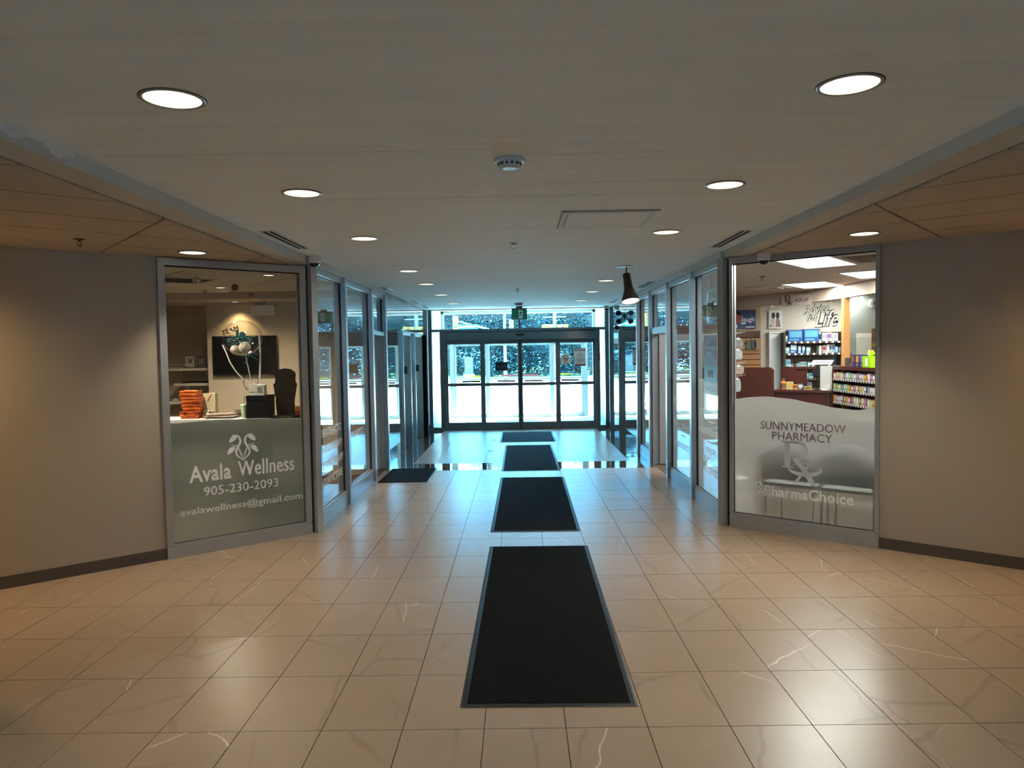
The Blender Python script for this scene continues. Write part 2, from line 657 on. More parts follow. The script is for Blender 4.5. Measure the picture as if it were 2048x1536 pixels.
# ------------------------------------------------------------------ floor
floor = bx(-5.6, 5.6, -3.1, 17.0, -0.10, -0.006).build('floor', GROUT)
struct(floor, 'beige veined porcelain tile floor with dark grout and polished stone border', 'floor')
REG_A = [(-XW, -3.0), (XW, -3.0), (XW, 11.25), (-XW, 11.25)]
REG_B = [(-XW, -3.0), (-XW, CL.y), (PL.x, PL.y), (PL.x, -3.0)]
REG_C = [(XW, -3.0), (PR.x, -3.0), (PR.x, PR.y), (XW, CR.y)]
REG_D = [(-1.75, 11.95), (1.78, 11.95), (1.78, 16.98), (-1.75, 16.98)]
TX, TY, GAP = 0.395, 0.60, 0.0025
tiles = []
for i in range(-18, 14):
    for j in range(-12, 24):
        x0, x1 = 0.99 + i * TX, 0.99 + (i + 1) * TX
        y0, y1 = 3.47 + j * TY, 3.47 + (j + 1) * TY
        q = [(x0 + GAP, y0 + GAP), (x1 - GAP, y0 + GAP), (x1 - GAP, y1 - GAP), (x0 + GAP, y1 - GAP)]
        pieces = [p for p in (clip_convex(q, rg) for rg in (REG_A, REG_B, REG_C, REG_D)) if len(p) > 2 and area(p) > 2e-4]
        if not pieces:
            continue
        full = len(pieces) == 1 and area(pieces[0]) > (TX - 2 * GAP) * (TY - 2 * GAP) - 1e-5
        vis = 0.0
        if y0 > 1.5:
            a = [proj((px_, py_, 0)) for px_, py_ in max(pieces, key=area)]
            cxp = sum(p[0] for p in a) / len(a); cyp = sum(p[1] for p in a) / len(a)
            xs = [min(max(p[0], 0), 2048) for p in a]; ys = [min(max(p[1], 0), 1536) for p in a]
            vis = area(list(zip(xs, ys)))
        tiles.append((vis, x0, y0, full, pieces))
tiles.sort(key=lambda t: -t[0])
full_mb = MB().prism_z([(GAP, GAP), (TX - GAP, GAP), (TX - GAP, TY - GAP), (GAP, TY - GAP)], -0.008, 0.0)
FULL = full_mb.mesh('tile', TILE)
rest = MB()
for k, (vis, x0, y0, full, pieces) in enumerate(tiles):
    if vis > 0 and k < 295:
        if full:
            o = bpy.data.objects.new('tile', FULL); COL.objects.link(o)
        else:
            mb = MB()
            for p in pieces:
                mb.prism_z([(a - x0, b - y0) for a, b in p], -0.008, 0.0)
            o = mb.build('tile', TILE)
        o.location = (x0, y0, 0); o.parent = floor
    else:
        for p in pieces:
            rest.prism_z(p, -0.008, 0.0)
rt_ = rest.build('tile_field', TILE, floor); rt_['kind'] = 'stuff'
# polished stone border at the far end
for k in range(7):
    w_ = 2 * XW / 7
    bx(-XW + k * w_ + .001, -XW + (k + 1) * w_ - .001, 11.252, 11.948, -0.012, 0.0005).build('border_slab', POLISH, floor)
for k in range(8):
    y0 = 11.952 + k * 0.63
    bx(-XW, -1.752, y0 + .001, min(y0 + .629, 16.99), -0.012, 0.0005).build('border_slab', POLISH, floor)
    bx(1.782, XW, y0 + .001, min(y0 + .629, 16.99), -0.012, 0.0005).build('border_slab', POLISH, floor)
fl2 = bx(-6.6, -XW - .06, 3.4, 11.9, -0.10, -0.011).build('floor', mat('clinic_floor', (0.20, 0.17, 0.14), 0.5))
struct(fl2, 'dull brown floor inside the clinic behind the left window', 'floor')
fl3 = bx(XW + .06, 8.2, 3.2, 15.2, -0.10, -0.011).build('floor', mat('pharmacy_floor', (0.36, 0.24, 0.19), 0.4, var=(3, 0.1)))
struct(fl3, 'rosy brown floor inside the pharmacy behind the right window', 'floor')
fl4 = bx(-XW, XW, 17.0, YO + .1, -0.08, -0.002).build('floor', mat('vestibule_floor', (0.55, 0.54, 0.52), 0.6, var=(4, 0.08)))
struct(fl4, 'pale sunlit floor of the entrance vestibule between both door sets', 'floor')

# ------------------------------------------------------------------ plaster ceiling
ceil = bx(-XW - .02, XW + .02, -3.1, YE + .1, ZC, ZC + .1).build('ceiling', CEIL)
struct(ceil, 'grey white plaster ceiling running from the lobby down the corridor', 'ceiling')
for (xa, xb, y, wv) in ((-2.0, -0.12, 3.62, .012), (0.05, 0.75, 3.72, .014), (0.15, 1.2, 4.35, .02), (-1.2, 0.6, 4.72, .016), (-1.0, 0.3, 5.9, .014), (-1.9, -0.6, 8.3, .012), (-1.7, 1.5, 10.2, .01)):
    pts = [(xa + (xb - xa) * t / 12, y + rnd.uniform(-.012, .012)) for t in range(13)]
    m = MB()
    for a, b in zip(pts, pts[1:]):
        m.prism_z([(a[0], a[1] - wv / 2), (b[0], b[1] - wv / 2), (b[0], b[1] + wv / 2), (a[0], a[1] + wv / 2)], ZC - .0015, ZC)
    m.build('plaster_seam', SEAM, ceil)
# access hatch, its frame just proud of the plaster
h = thing('access_hatch', 'painted square access hatch frame set in the plaster ceiling', 'hatch', (0.33, 5.23, ZC), 0)
m = MB()
m.box(0, .68, 0, .035, -.012, 0).box(0, .68, .66, .695, -.006, 0).box(0, .035, .035, .66, -.012, 0).box(.645, .68, .035, .66, -.004, 0)
m.build('frame', SEAM, h)
HG = mat('hatch_gap_shade', (.30, .31, .31), .9)  # shade of the hatch groove, put in as dark strips
MB().box(.035, .645, .035, .042, -.0125, -.004).box(.035, .042, .035, .66, -.0125, -.004).box(-.004, .684, -.006, 0, -.012, 0).box(-.006, 0, -.006, .70, -.012, 0).build('frame_gap_shade', HG, h)
bx(.04, .64, .04, .655, -.006, 0).build('panel', CEIL, h)

# beams on both sides
for sx, nm, y1 in ((-1, 'trim_1', 7.55), (1, 'trim_2', 7.6)):
    m = MB()
    xa, xb = sorted((sx * XW, sx * (XW + .19)))
    m.box(xa, xb, -3.05, y1, ZC - .075, ZC + .05)
    o = m.build(nm, BEAM)
    struct(o, 'painted beam along the %s edge of the plaster ceiling' % ('left' if sx < 0 else 'right'), 'beam')
    if sx < 0:
        m = MB()
        for k in range(26):
            ya = 2.35 + k * .045
            hh = .03 + .022 * math.sin(k * .9) + rnd.uniform(0, .012)
            m.box(-XW, -XW + .004, ya, ya + .046, ZC - hh, ZC)
        m.build('plaster_patch', PLASTER, o)


# ------------------------------------------------------------------ acoustic ceilings
def tile_ceiling(region, corner, ux, vy, off_u, off_v, label, nlist=None, acou=ACOU):
    """region convex ccw; tiles 1.22 along ux, 0.61 along vy"""
    root = MB().prism_z(region, ZT + .012, ZT + .05).build('ceiling', TBAR)
    struct(root, label, 'ceiling')
    g = .009
    base = MB().box(g, 1.22 - g, g, .61 - g, 0, .014).mesh('acoustic_tile', acou)
    ang = math.atan2(ux[1], ux[0])
    for i in range(-8, 8):
        for j in range(-14, 14):
            u0, v0 = off_u + i * 1.22, off_v + j * .61
            q = []
            for (a, b) in ((g, g), (1.22 - g, g), (1.22 - g, .61 - g), (g, .61 - g)):
                q.append((corner[0] + ux[0] * (u0 + a) + vy[0] * (v0 + b), corner[1] + ux[1] * (u0 + a) + vy[1] * (v0 + b)))
            p = clip_convex(q, region)
            if len(p) < 3 or area(p) < .002:
                continue
            mb = MB().prism_z(p, ZT, ZT + .0115)
            mb.build('acoustic_tile', acou, root)
    return root


ul, vl = (CA, SA), (-SA, CA)
ur, vr = (CA, -SA), (SA, CA)
p1 = at_z(330, 437, ZT); du = (p1 - CL).x * CA + (p1 - CL).y * SA
tile_ceiling([(-XW - .19, -3.0), (-XW - .19, CL.y - .16), (PL.x, PL.y), (PL.x, -3.0)], CL, ul, vl, du % 1.22, -.5,
             'acoustic tile ceiling left of the plaster ceiling, above the beige wall')
p1 = at_z(1738.6, 404, ZT); du = (p1 - CR).x * CA - (p1 - CR).y * SA
tile_ceiling([(XW + .19, -3.0), (PR.x, -3.0), (PR.x, PR.y), (XW + .19, CR.y - .16)], CR, ur, vr, du % 1.22, -.5,
             'acoustic tile ceiling right of the plaster ceiling, above the beige wall')
WDL = Vector((-CA, -SA, 0))
tile_ceiling([(-XW - .06, CL.y + .05), (-XW - .06, 10.3), (-6.5, 10.3), (-6.5, 3.85)], CL, ul, vl, .3, .12,
             'acoustic tile ceiling inside the clinic behind the left window',
             acou=mat('clinic_acoustic_tile', (0.50, 0.44, 0.37), 0.95, spec=0.1, var=(90, .12)))
pc = MB().prism_z([(XW + .06, CR.y + .05), (6.6, 3.9), (8.2, 3.9), (8.2, 15.2), (XW + .06, 15.2)], ZT, ZT + .06).build('ceiling', mat('pharmacy_ceiling', (0.56, 0.48, 0.44), 0.85))
struct(pc, 'plain rosy ceiling inside the pharmacy behind the right window', 'ceiling')

# ------------------------------------------------------------------ walls of the lobby
def splay(side):
    s = -1 if side == 'left' else 1
    c = CL if s < 0 else CR
    e = thing('wall_' + side, 'plain beige wall slanting away on the %s of the lobby' % side, 'wall', c, -s * A40, kind='structure')
    x0, x1 = (-SW, -1.44) if s < 0 else (1.46, SW)
    bx(x0, x1, 0, .12, 0, ZT + .01).build('plaster', WALL, e)
    return e, x0, x1


for side in ('left', 'right'):
    e, x0, x1 = splay(side)
    b = bx(x0, x1, -.012, 0, 0, .098).build('baseboard_' + side, BASEB)
    b.location = e.location; b.rotation_euler = e.rotation_euler
    struct(b, 'dark rubber baseboard along the foot of the beige %s wall' % side, 'baseboard')
for s, nm in ((-1, 'left'), (1, 'right')):
    P = PL if s < 0 else PR
    xa, xb = sorted((P.x, P.x + s * .12))
    o = bx(xa, xb, -3.0, P.y + .1, 0, ZC).build('wall_' + nm, WALL)
    struct(o, 'beige side wall far %s beside the camera' % nm, 'wall')
    xa, xb = sorted((s * 3.32, P.x))
    o = bx(xa, xb, 3.95, 4.15, 0, ZT).build('wall_' + nm, WALL)
    struct(o, 'short beige wall end just outside the frame on the %s' % nm, 'wall')
o = MB().box(-5.6, -1.6, -3.15, -3.0, 0, ZC + .05).box(1.6, 5.6, -3.15, -3.0, 0, ZC + .05).box(-1.6, 1.6, -3.15, -3.0, 0, 2.34).box(-1.6, 1.6, -3.15, -3.0, 2.68, ZC + .05).build('wall_back', WALL)
struct(o, 'beige wall behind the camera closing the lobby', 'wall')
e = thing('window_14_added', 'added strip window for cool daylight, unseen behind the camera', 'window', (0, -3.1, 0), 0, kind='structure')  # added window, lets cool daylight onto the near ceiling
m = MB().box(-1.6, -1.57, -.04, .04, 2.34, 2.68).box(1.57, 1.6, -.04, .04, 2.34, 2.68).box(-1.57, 1.57, -.04, .04, 2.34, 2.37).box(-1.57, 1.57, -.04, .04, 2.65, 2.68)
m.build('frame', ALU, e)
bx(-1.57, 1.57, -.004, .004, 2.37, 2.65).build('glass_pane', GLASS, e)


# ------------------------------------------------------------------ storefront glazing
def post(nm, label, loc, rotz, w, d, z1=ZT, y0=-.05):
    m = MB().box(-w / 2, w / 2, y0, y0 + d, 0, z1)
    m.cur = 1
    m.box(w / 2, w / 2 + .004, y0 + d * .45, y0 + d * .62, 0.01, z1 - .01).box(-w / 2 - .004, -w / 2, y0 + d * .45, y0 + d * .62, .01, z1 - .01)
    o = m.build(nm, [ALU, GASKET])
    o.location = loc; o.rotation_euler = (0, 0, rotz)
    return struct(o, label, 'post')


def pane(nm, label, loc, rotz, x0, x1, sill=.14, head=(2.63, 2.70), y=0.0, gl=GLASS, sides=.0, depth=.09, z0=0.0):
    """one storefront light in local x,z; viewer at -y"""
    e = thing(nm, label, 'window', loc, rotz, kind='structure')
    m = MB()
    m.box(x0, x1, y - .04, y + depth - .04, z0, z0 + sill - .02)
    n = len(m.v)
    m.prism_y([(x0, z0 + sill - .02), (x1, z0 + sill - .02), (x1, z0 + sill), (x0, z0 + sill)], y - .028, y + .03)
    m.build('sill', ALU, e)
    m = MB().box(x0, x1, y - .04, y + depth - .04, head[0], head[1])
    m.build('head_rail', ALU, e)
    if sides:
        bx(x0, x0 + sides, y - .04, y + depth - .04, z0 + sill, head[0]).build('jamb', ALU, e)
        bx(x1 - sides, x1, y - .04, y + depth - .04, z0 + sill, head[0]).build('jamb', ALU, e)
    bx(x0 + sides, x1 - sides, y, y + .008, z0 + sill, head[0]).build('glass_pane', gl, e)
    m = MB()
    for (a, b_, c_, d_) in ((x0 + sides, x1 - sides, z0 + sill, z0 + sill + .007), (x0 + sides, x1 - sides, head[0] - .012, head[0]),
                            (x0 + sides, x0 + sides + .006, z0 + sill + .007, head[0] - .012), (x1 - sides - .006, x1 - sides, z0 + sill + .007, head[0] - .012)):
        m.box(a, b_, y - .003, y - .0005, c_, d_)
    m.build('gasket', GASKET, e)
    return e


def film(e, outline, m, y=.0105, th=.0018):
    return MB().prism_y(outline, y, y + th).build('frosted_film', m, e)


# left splayed window ---------------------------------------------------------
W1 = pane('window_1', 'splayed clinic window with grey frosted film and white lettering', CL, A40, -1.44, -.06, sill=.125, head=(2.635, 2.70), sides=.06)
pts = [(-1.38, .13), (-.12, .13)] + [(-.12 - 1.26 * t / 16, 1.172 + .045 * math.sin(t / 16 * 2.2) + .004 * t / 16) for t in range(17)]
film(W1, pts, FILM_L)
LF = .008
text('Avala', LETTER, W1, -1.035, .735, y=-.002, w=.38, h=.155, bold=.022)
text('Wellness', LETTER, W1, -.50, .740, y=-.002, w=.56, h=.150, bold=.022)
text('905-230-2093', LETTER, W1, -.745, .565, y=-.002, w=.71, h=.085, bold=.004)
text('avalawellness@gmail.com', LETTER, W1, -.728, .392, y=-.002, w=1.17, h=.088, bold=.004)


def arc(cx, cz, rx, rz, a0, a1, n=14):
    return [(cx + rx * math.cos(R(a0 + (a1 - a0) * i / n)), cz + rz * math.sin(R(a0 + (a1 - a0) * i / n))) for i in range(n + 1)]


m = MB()
LX, LZ = -.728, .945
for s in (-1, 1):
    # stem: from the foot, belly out, cross, and curl over at the top
    stem = [(0, -.125), (.035, -.095), (.062, -.06), (.06, -.02), (.035, .02), (.022, .06), (.035, .10), (.065, .118), (.105, .12)]
    sm = []
    for i in range(len(stem) - 1):
        for t in range(4):
            u = t / 4
            p0, p1_, p2, p3 = [stem[min(max(k, 0), len(stem) - 1)] for k in (i - 1, i, i + 1, i + 2)]
            sm.append(tuple(.5 * (2 * p1_[k] + (p2[k] - p0[k]) * u + (2 * p0[k] - 5 * p1_[k] + 4 * p2[k] - p3[k]) * u * u + (3 * p1_[k] - p0[k] - 3 * p2[k] + p3[k]) * u ** 3) for k in (0, 1)))
    sm.append(stem[-1])
    n = len(sm)
    m.ribbon([(LX + s * a, LZ + b) for a, b in sm], [.004 + .016 * abs(math.sin(math.pi * i / (n - 1))) ** .7 for i in range(n)], -.002)
    st2 = [(0, -.125), (.02, -.06), (.04, -.005), (.06, .022), (.11, .028)]
    m.ribbon([(LX + s * a, LZ + b) for a, b in st2], [.004, .012, .012, .009, .003], -.002)
    for (ax, az, bx_, bz) in ((.05, .10, .125, .055), (.07, .008, .145, -.06)):
        leaf = []
        for i in range(9):
            t = i / 8
            leaf.append((ax + (bx_ - ax) * t, az + (bz - az) * t + .012 * math.sin(t * math.pi)))
        m.ribbon([(LX + s * a, LZ + b) for a, b in leaf], [.002 + .044 * math.sin(math.pi * min(1, i / 8 * .97)) for i in range(9)], -.002)
m.build('leaf_emblem', LETTER, W1)
post('trim_3', 'aluminium corner post at the left end of the clinic window row', CL + Vector((.005, .0, 0)), R(65), .085, .115, ZC - .075, -.05)

# left corridor storefront: local x runs away down the corridor
LCO = Vector((-XW, 0, 0))
W2 = pane('window_2', 'clinic corridor window with white service lettering, nearest the corner', LCO, R(90), 7.56, 8.80, sill=.17, head=(2.66, 2.73), y=.03)
W3 = pane('window_3', 'clinic corridor window between two posts next to the clinic door', LCO, R(90), 8.90, 10.40, sill=.17, head=(2.66, 2.73), y=.03)
for y_, nm in ((8.85, 'trim_4'), (10.45, 'trim_5'), (11.52, 'trim_6')):
    post(nm, 'aluminium post %s of the clinic window row' % {'trim_4': 'between the two corridor windows', 'trim_5': 'beside the clinic door', 'trim_6': 'at the granite end'}[nm],
         (-XW, y_, 0), R(90), .085, .13, ZC - .06, -.04)
hd = bx(-XW - .1, -XW + .03, 7.5, 11.56, ZC - .075, ZC).build('trim_7', BEAM); struct(hd, 'painted header strip over the clinic corridor windows', 'header')
for s_, z_, w_ in (('CHIROPRACTIC', .965, .92), ('PHYSIOTHERAPY', .785, 1.0), ('MASSAGE THERAPY', .605, 1.08), ('ACUPUNCTURE', .425, .94)):
    text(s_, LETTER, W2, 8.24, z_, y=.026, w=w_, h=.085, bold=.0)
text('ORTHOTICS', LETTER, W3, 9.55, .79, y=.026, w=.85, h=.08)
W4 = pane('window_4', 'narrow transom glass over the clinic door', LCO, R(90), 10.50, 11.47, sill=.06, head=(2.66, 2.73), y=.03, z0=2.09)
D1 = thing('door_1', 'pale grey flush clinic door with small white notice', 'door', (-XW, 10.5, 0), R(90), kind='structure')
bx(.02, .95, .10, .145, .01, 2.08).build('door_leaf', mat('door_paint', (0.52, 0.54, 0.55), .25, metal=.3), D1)
m = MB().box(0, .02, .02, .16, 0, 2.09).box(.95, .97, .02, .16, 0, 2.09)
m.build('jamb', ALU, D1)
m = MB().box(.30, .46, .094, .10, 1.44, 1.68); m.build('notice', LETTER, D1)
MB().lathe([(.022, -.03), (.026, 0), (.012, .001)], 16, (.10, .085, .95), 'y').build('lock', STEEL, D1)
MB().tube([(.10, .1, 1.03), (.10, .05, 1.03), (.24, .05, 1.03)], .01).build('lever_handle', STEEL, D1)

# right splayed window ---------------------------------------------------------
W5 = pane('window_5', 'splayed pharmacy window with wavy white frosted film and logo', CR, -A40, .06, 1.46, sill=.145, head=(2.655, 2.71), sides=.035)


def wave(x0, x1, f, zb):
    n = 28
    return [(x0, zb), (x1, zb)] + [(x1 + (x0 - x1) * i / n, f((n - i) / n)) for i in range(n + 1)]


def wz5(t):
    ks = [(0, 1.298), (.12, 1.322), (.24, 1.334), (.42, 1.318), (.58, 1.282), (.74, 1.245), (.88, 1.232), (1, 1.262)]
    for (a, za), (b, zb) in zip(ks, ks[1:]):
        if t <= b + 1e-9:
            u = (t - a) / (b - a); u = u * u * (3 - 2 * u) * .5 + u * .5
            return za + (zb - za) * u
    return ks[-1][1]


film(W5, wave(.096, 1.424, wz5, .15), FILM_R)
text('SUNNYMEADOW', LETTER_G, W5, .77, 1.052, y=-.002, w=.80, h=.078, bold=.012)
text('PHARMACY', LETTER_G, W5, .768, .955, y=-.002, w=.565, h=.078, bold=.012)


def rx_logo(e, cx, cz, sc, m_, y=-.002):
    """serif R whose leg crosses an x, with a swoosh under it"""
    m = MB()

    def P(l):
        return [(cx + a * sc, cz + b * sc) for a, b in l]
    m.ribbon(P([(-.30, .5), (-.30, -.22)]), .17 * sc, y)
    m.ribbon(P([(-.46, .5), (.05, .5)]), .05 * sc, y)
    m.ribbon(P([(-.46, -.23), (-.12, -.23)]), .045 * sc, y)
    bowl = [(-.25, .48)] + arc(.02, .25, .21, .23, 90, -90, 14) + [(-.15, .02)]
    m.ribbon(P(bowl), [.05 * sc] + [(.05 + .10 * math.sin(math.pi * i / 14)) * sc for i in range(15)] + [.05 * sc], y)
    m.ribbon(P([(-.08, .02), (.12, -.20), (.40, -.62)]), [.14 * sc, .15 * sc, .15 * sc], y)
    m.ribbon(P([(.42, .03), (.20, -.28), (-.04, -.62)]), [.07 * sc, .07 * sc, .08 * sc], y)
    m.ribbon(P([(.26, .05), (.54, .05)]), .045 * sc, y)
    m.ribbon(P([(.22, -.64), (.56, -.64)]), .05 * sc, y)
    m.ribbon(P([(-.18, -.64), (.12, -.64)]), .045 * sc, y)
    sw = arc(.18, -.24, .46, .17, 178, 385, 26)
    m.ribbon(P(sw), [(.015 + .10 * abs(math.sin(math.pi * i / 26)) ** .8) * sc for i in range(27)], y)
    m.ribbon(P(arc(.16, -.20, .30, .10, 150, 40, 12)), .02 * sc, y)
    return m.build('prescription_emblem', m_, e)


rx_logo(W5, .735, .735, .335, LETTER_P)
rx_logo(W5, .352, .438, .088, LETTER)
text('PharmaChoice', LETTER, W5, .825, .408, y=-.002, w=.83, h=.105, bold=.020)
post('trim_8', 'aluminium corner post at the near end of the pharmacy corridor windows', CR + Vector((-.005, 0, 0)), R(-65), .085, .125, ZC - .075, -.055)

# right corridor storefront: local x runs toward the lobby
RCO = Vector((XW, 0, 0))
RZ = R(-90)
W6 = pane('window_6', 'pharmacy corridor window with red and blue welcome sign nearest the corner', RCO, RZ, -8.80, -7.60, sill=.17, head=(2.66, 2.73), y=.03)
W7 = pane('window_7', 'pharmacy corridor window with wavy frosted film beside the open door', RCO, RZ, -10.25, -8.90, sill=.17, head=(2.66, 2.73), y=.03)
W8 = pane('window_8', 'transom glass over the open pharmacy door', RCO, RZ, -11.62, -10.35, sill=.06, head=(2.66, 2.73), y=.03, z0=2.09)
W9 = pane('window_9', 'far pharmacy corridor window with frosted film before the granite wall', RCO, RZ, -12.80, -11.72, sill=.17, head=(2.66, 2.73), y=.03)
for y_, nm, lb in ((8.85, 'trim_9', 'between the two near corridor windows'), (10.30, 'trim_10', 'at the near side of the open door'), (11.67, 'trim_11', 'at the far side of the open door'), (12.87, 'trim_12', 'against the granite wall')):
    post(nm, 'aluminium post of the pharmacy windows ' + lb, (XW, y_, 0), RZ, .085, .13, ZC - .06, -.04)
hd = bx(XW - .03, XW + .1, 7.55, 12.91, ZC - .075, ZC).build('trim_13', BEAM); struct(hd, 'painted header strip over the pharmacy corridor windows', 'header')


def wzc(z0):
    return lambda t: z0 + .02 * math.sin(t * 3.1) + (-.16 if True else 0) * (t * t * (3 - 2 * t)) + .03 * t


for e, x0, x1 in ((W6, -8.80, -7.60), (W7, -10.25, -8.90), (W9, -12.80, -11.72)):
    film(e, wave(x0, x1, wzc(1.46), .175), FILM_C, y=.0405)
for s_, z_, w_ in (('QUALITY SERVICE', 1.08, .98), ('—', .99, .26), ('MEDICATION SERVICE', .87, 1.06), ('—', .76, .26), ('MAJOR', .66, .40), ('DRUG PLANS', .55, .74), ('ACCEPTED', .44, .60)):
    text(s_, LETTER, W6, -8.18, z_, y=.026, w=w_, h=.012 if s_ == '—' else .075)
for s_, z_, w_ in (('EASY PRESCRIPTION', 1.12, 1.15), ('TRANSFER', 1.02, .60), ('FREE DELIVERY', .80, .95), ('—', .68, .26), ('SENIORS DISCOUNT', .54, 1.12)):
    text(s_, LETTER, W7, -9.55, z_, y=.026, w=w_, h=.012 if s_ == '—' else .075)
rx_logo(W9, -12.22, .92, .30, LETTER)
sg = bx(-8.42, -7.88, .018, .022, 1.62, 1.96).build('welcome_sign', [RED_V], W6)
text('SUNNYMEADOW', LETTER, W6, -8.15, 1.87, y=.0165, w=.46, h=.075, bold=.01)
text('PHARMACY', LETTER, W6, -8.15, 1.74, y=.0165, w=.32, h=.075, bold=.01)
bx(-8.42, -7.88, .018, .022, 1.44, 1.618).build('sign_band', BLUE_V, W6)
text('WELCOME', LETTER, W6, -8.15, 1.53, y=.0165, w=.24, h=.07, bold=.01)
bx(-8.42, -7.88, .018, .022, 1.30, 1.438).build('sign_base', mat('sign_grey', (.48, .52, .52), .5), W6)
text('PharmaChoice', LETTER_G, W6, -8.13, 1.37, y=.0165, w=.44, h=.065, bold=.015)
# outlined neon-tube sign hanging inside the near pane
ns = thing('neon_sign', 'outlined tube sign hanging high behind the near pharmacy corridor glass', 'sign', (XW + .10, 8.2, 2.28), RZ)
m = MB()
rr_ = []
for (cx_, cz_, a0) in ((.50, .13, 0), (-.34, .13, 90), (-.34, -.13, 180), (.50, -.13, 270)):
    rr_ += [(cx_ + .06 * math.cos(R(a0 + k * 18)), 0, cz_ + .06 * math.sin(R(a0 + k * 18))) for k in range(6)]
m.tube(rr_ + [rr_[0]], .009, 6)
TUBE = mat('glass_tube', (0.60, 0.66, 0.64), .3)
m.build('tube_outline', TUBE, ns)
text('Optic', TUBE, ns, .06, 0, w=.62, h=.22, bold=.0, name='tube_letters')
for x_ in (-.2, .3):
    MB().tube([(x_, 0, .19), (x_, 0, .36)], .003, 5).build('hanging_wire', GASKET, ns)
D2 = thing('door_2', 'pharmacy door swung open into the shop with wide aluminium stile', 'door', (XW, 11.62, 0), RZ, kind='structure')
m = MB().box(0, .05, 0, .13, 0, 2.09).box(1.22, 1.27, 0, .13, 0, 2.09).box(.05, 1.22, 0, .13, 2.045, 2.09)
m.build('jamb', ALU, D2)
m = MB().box(.055, .10, .10, .24, .01, 2.04).box(.055, .10, .92, 1.02, .01, 2.04).box(.055, .10, .24, .92, .01, .25).box(.055, .10, .24, .92, 1.92, 2.04)
lf = m.build('door_leaf', ALU, D2)
bx(.074, .08, .24, .92, .25, 1.92).build('glass_pane', GLASS, D2)
MB().tube([(.10, .88, .9), (.14, .88, .9), (.14, .88, 1.2), (.10, .88, 1.2)], .012).build('handle', STEEL, D2)

# ------------------------------------------------------------------ granite walls and lifts
LIFTS = ((13.10, 14.05), (14.62, 15.70))
ZL = 2.19


def granite(nm, side, y0, y1, holes, label):
    s = -1 if side == 'left' else 1
    root = MB()
    cuts = [y0]
    for a, b in holes:
        root.box(*sorted((s * (XW + .02), s * (XW + .3))), cuts[-1], a, 0, ZC)
        root.box(*sorted((s * (XW + .02), s * (XW + .3))), a, b, ZL, ZC)
        cuts.append(b)
    root.box(*sorted((s * (XW + .02), s * (XW + .3))), cuts[-1], y1, 0, ZC)
    o = root.build(nm, mat('granite_joint', (.03, .03, .03), .6))
    struct(o, label, 'wall')
    n = int(math.ceil((y1 - y0) / .57))
    zs = [0, .78, 1.57, 2.36, ZC]
    for k in range(n):
        a, b = y0 + k * .57, min(y0 + (k + 1) * .57, y1)
        for z0, z1 in zip(zs, zs[1:]):
            segs = [(a, b, z0, z1)]
            for ha, hb in holes:
                ns_ = []
                for (p, q, r0, r1) in segs:
                    if q <= ha or p >= hb or r0 >= ZL:
                        ns_.append((p, q, r0, r1)); continue
                    if p < ha: ns_.append((p, ha, r0, r1))
                    if q > hb: ns_.append((hb, q, r0, r1))
                    if r1 > ZL: ns_.append((max(p, ha), min(q, hb), ZL, r1))
                segs = ns_
            for (p, q, r0, r1) in segs:
                if q - p < .01 or r1 - r0 < .01:
                    continue
                g = .0015
                bx(*sorted((s * XW, s * (XW + .02))), p + g, q - g, r0 + g, r1 - g).build('granite_panel', GRAN, o)
    return o


granite('wall_left', 'left', 11.57, YE - .03, LIFTS, 'polished dark granite wall with two lift openings on the left')
granite('wall_right', 'right', 12.92, YE - .03, (), 'polished dark granite wall on the right before the entrance')
for k, (a, b) in enumerate(LIFTS):
    e = thing('door_%d' % (5 + k), 'stainless lift entrance in the granite wall, %s' % ('nearer of the two' if k == 0 else 'nearer the entrance'), 'door', (-XW, a, 0), 0, kind='structure')
    L = b - a
    bx(-.30, .045, L - .03, L - .001, 0, ZL - .001).build('far_jamb', STEEL, e)
    bx(-.30, .045, .001, .03, 0, ZL - .001).build('near_jamb', STEEL, e)
    bx(-.30, .045, .03, L - .03, ZL - .05, ZL - .001).build('soffit', mat('pale_steel', (.62, .66, .68), .35, metal=.6), e)
    for i in range(2):
        bx(-.27, -.235, .032 + i * (L - .064) / 2, .03 + (i + 1) * (L - .064) / 2 - .002, 0.002, ZL - .05).build('lift_door', STEEL, e)
    bx(-.13, -.03, L - .036, L - .03, 1.42, 1.56).build('floor_indicator', BLACK, e)
    if k == 1:
        bx(.046, .135, L - .02, L + .06, 0, ZL).build('black_return', BLACKM, e)
e = bx(-XW + .001, -XW + .05, 13.02, 15.84, ZL + .002, ZL + .03).build('trim_14', STEEL); struct(e, 'thin bright steel strip over both lift openings', 'trim')

# ------------------------------------------------------------------ entrance door sets
FRAME_I = mat('entrance_frame', (0.165, 0.185, 0.185), .42, metal=.35, var=(4, .06))
FRAME_O = mat('outer_frame', (0.34, 0.37, 0.355), .5, metal=.1)
LEGEND = mat('printed_black', (.02, .02, .02), .6)
OFFW = mat('paper_white', (.78, .80, .80), .6)
RED_P = mat('sticker_red', (.45, .06, .08), .5)
YEL_P = mat('sticker_yellow', (.55, .42, .03), .5)


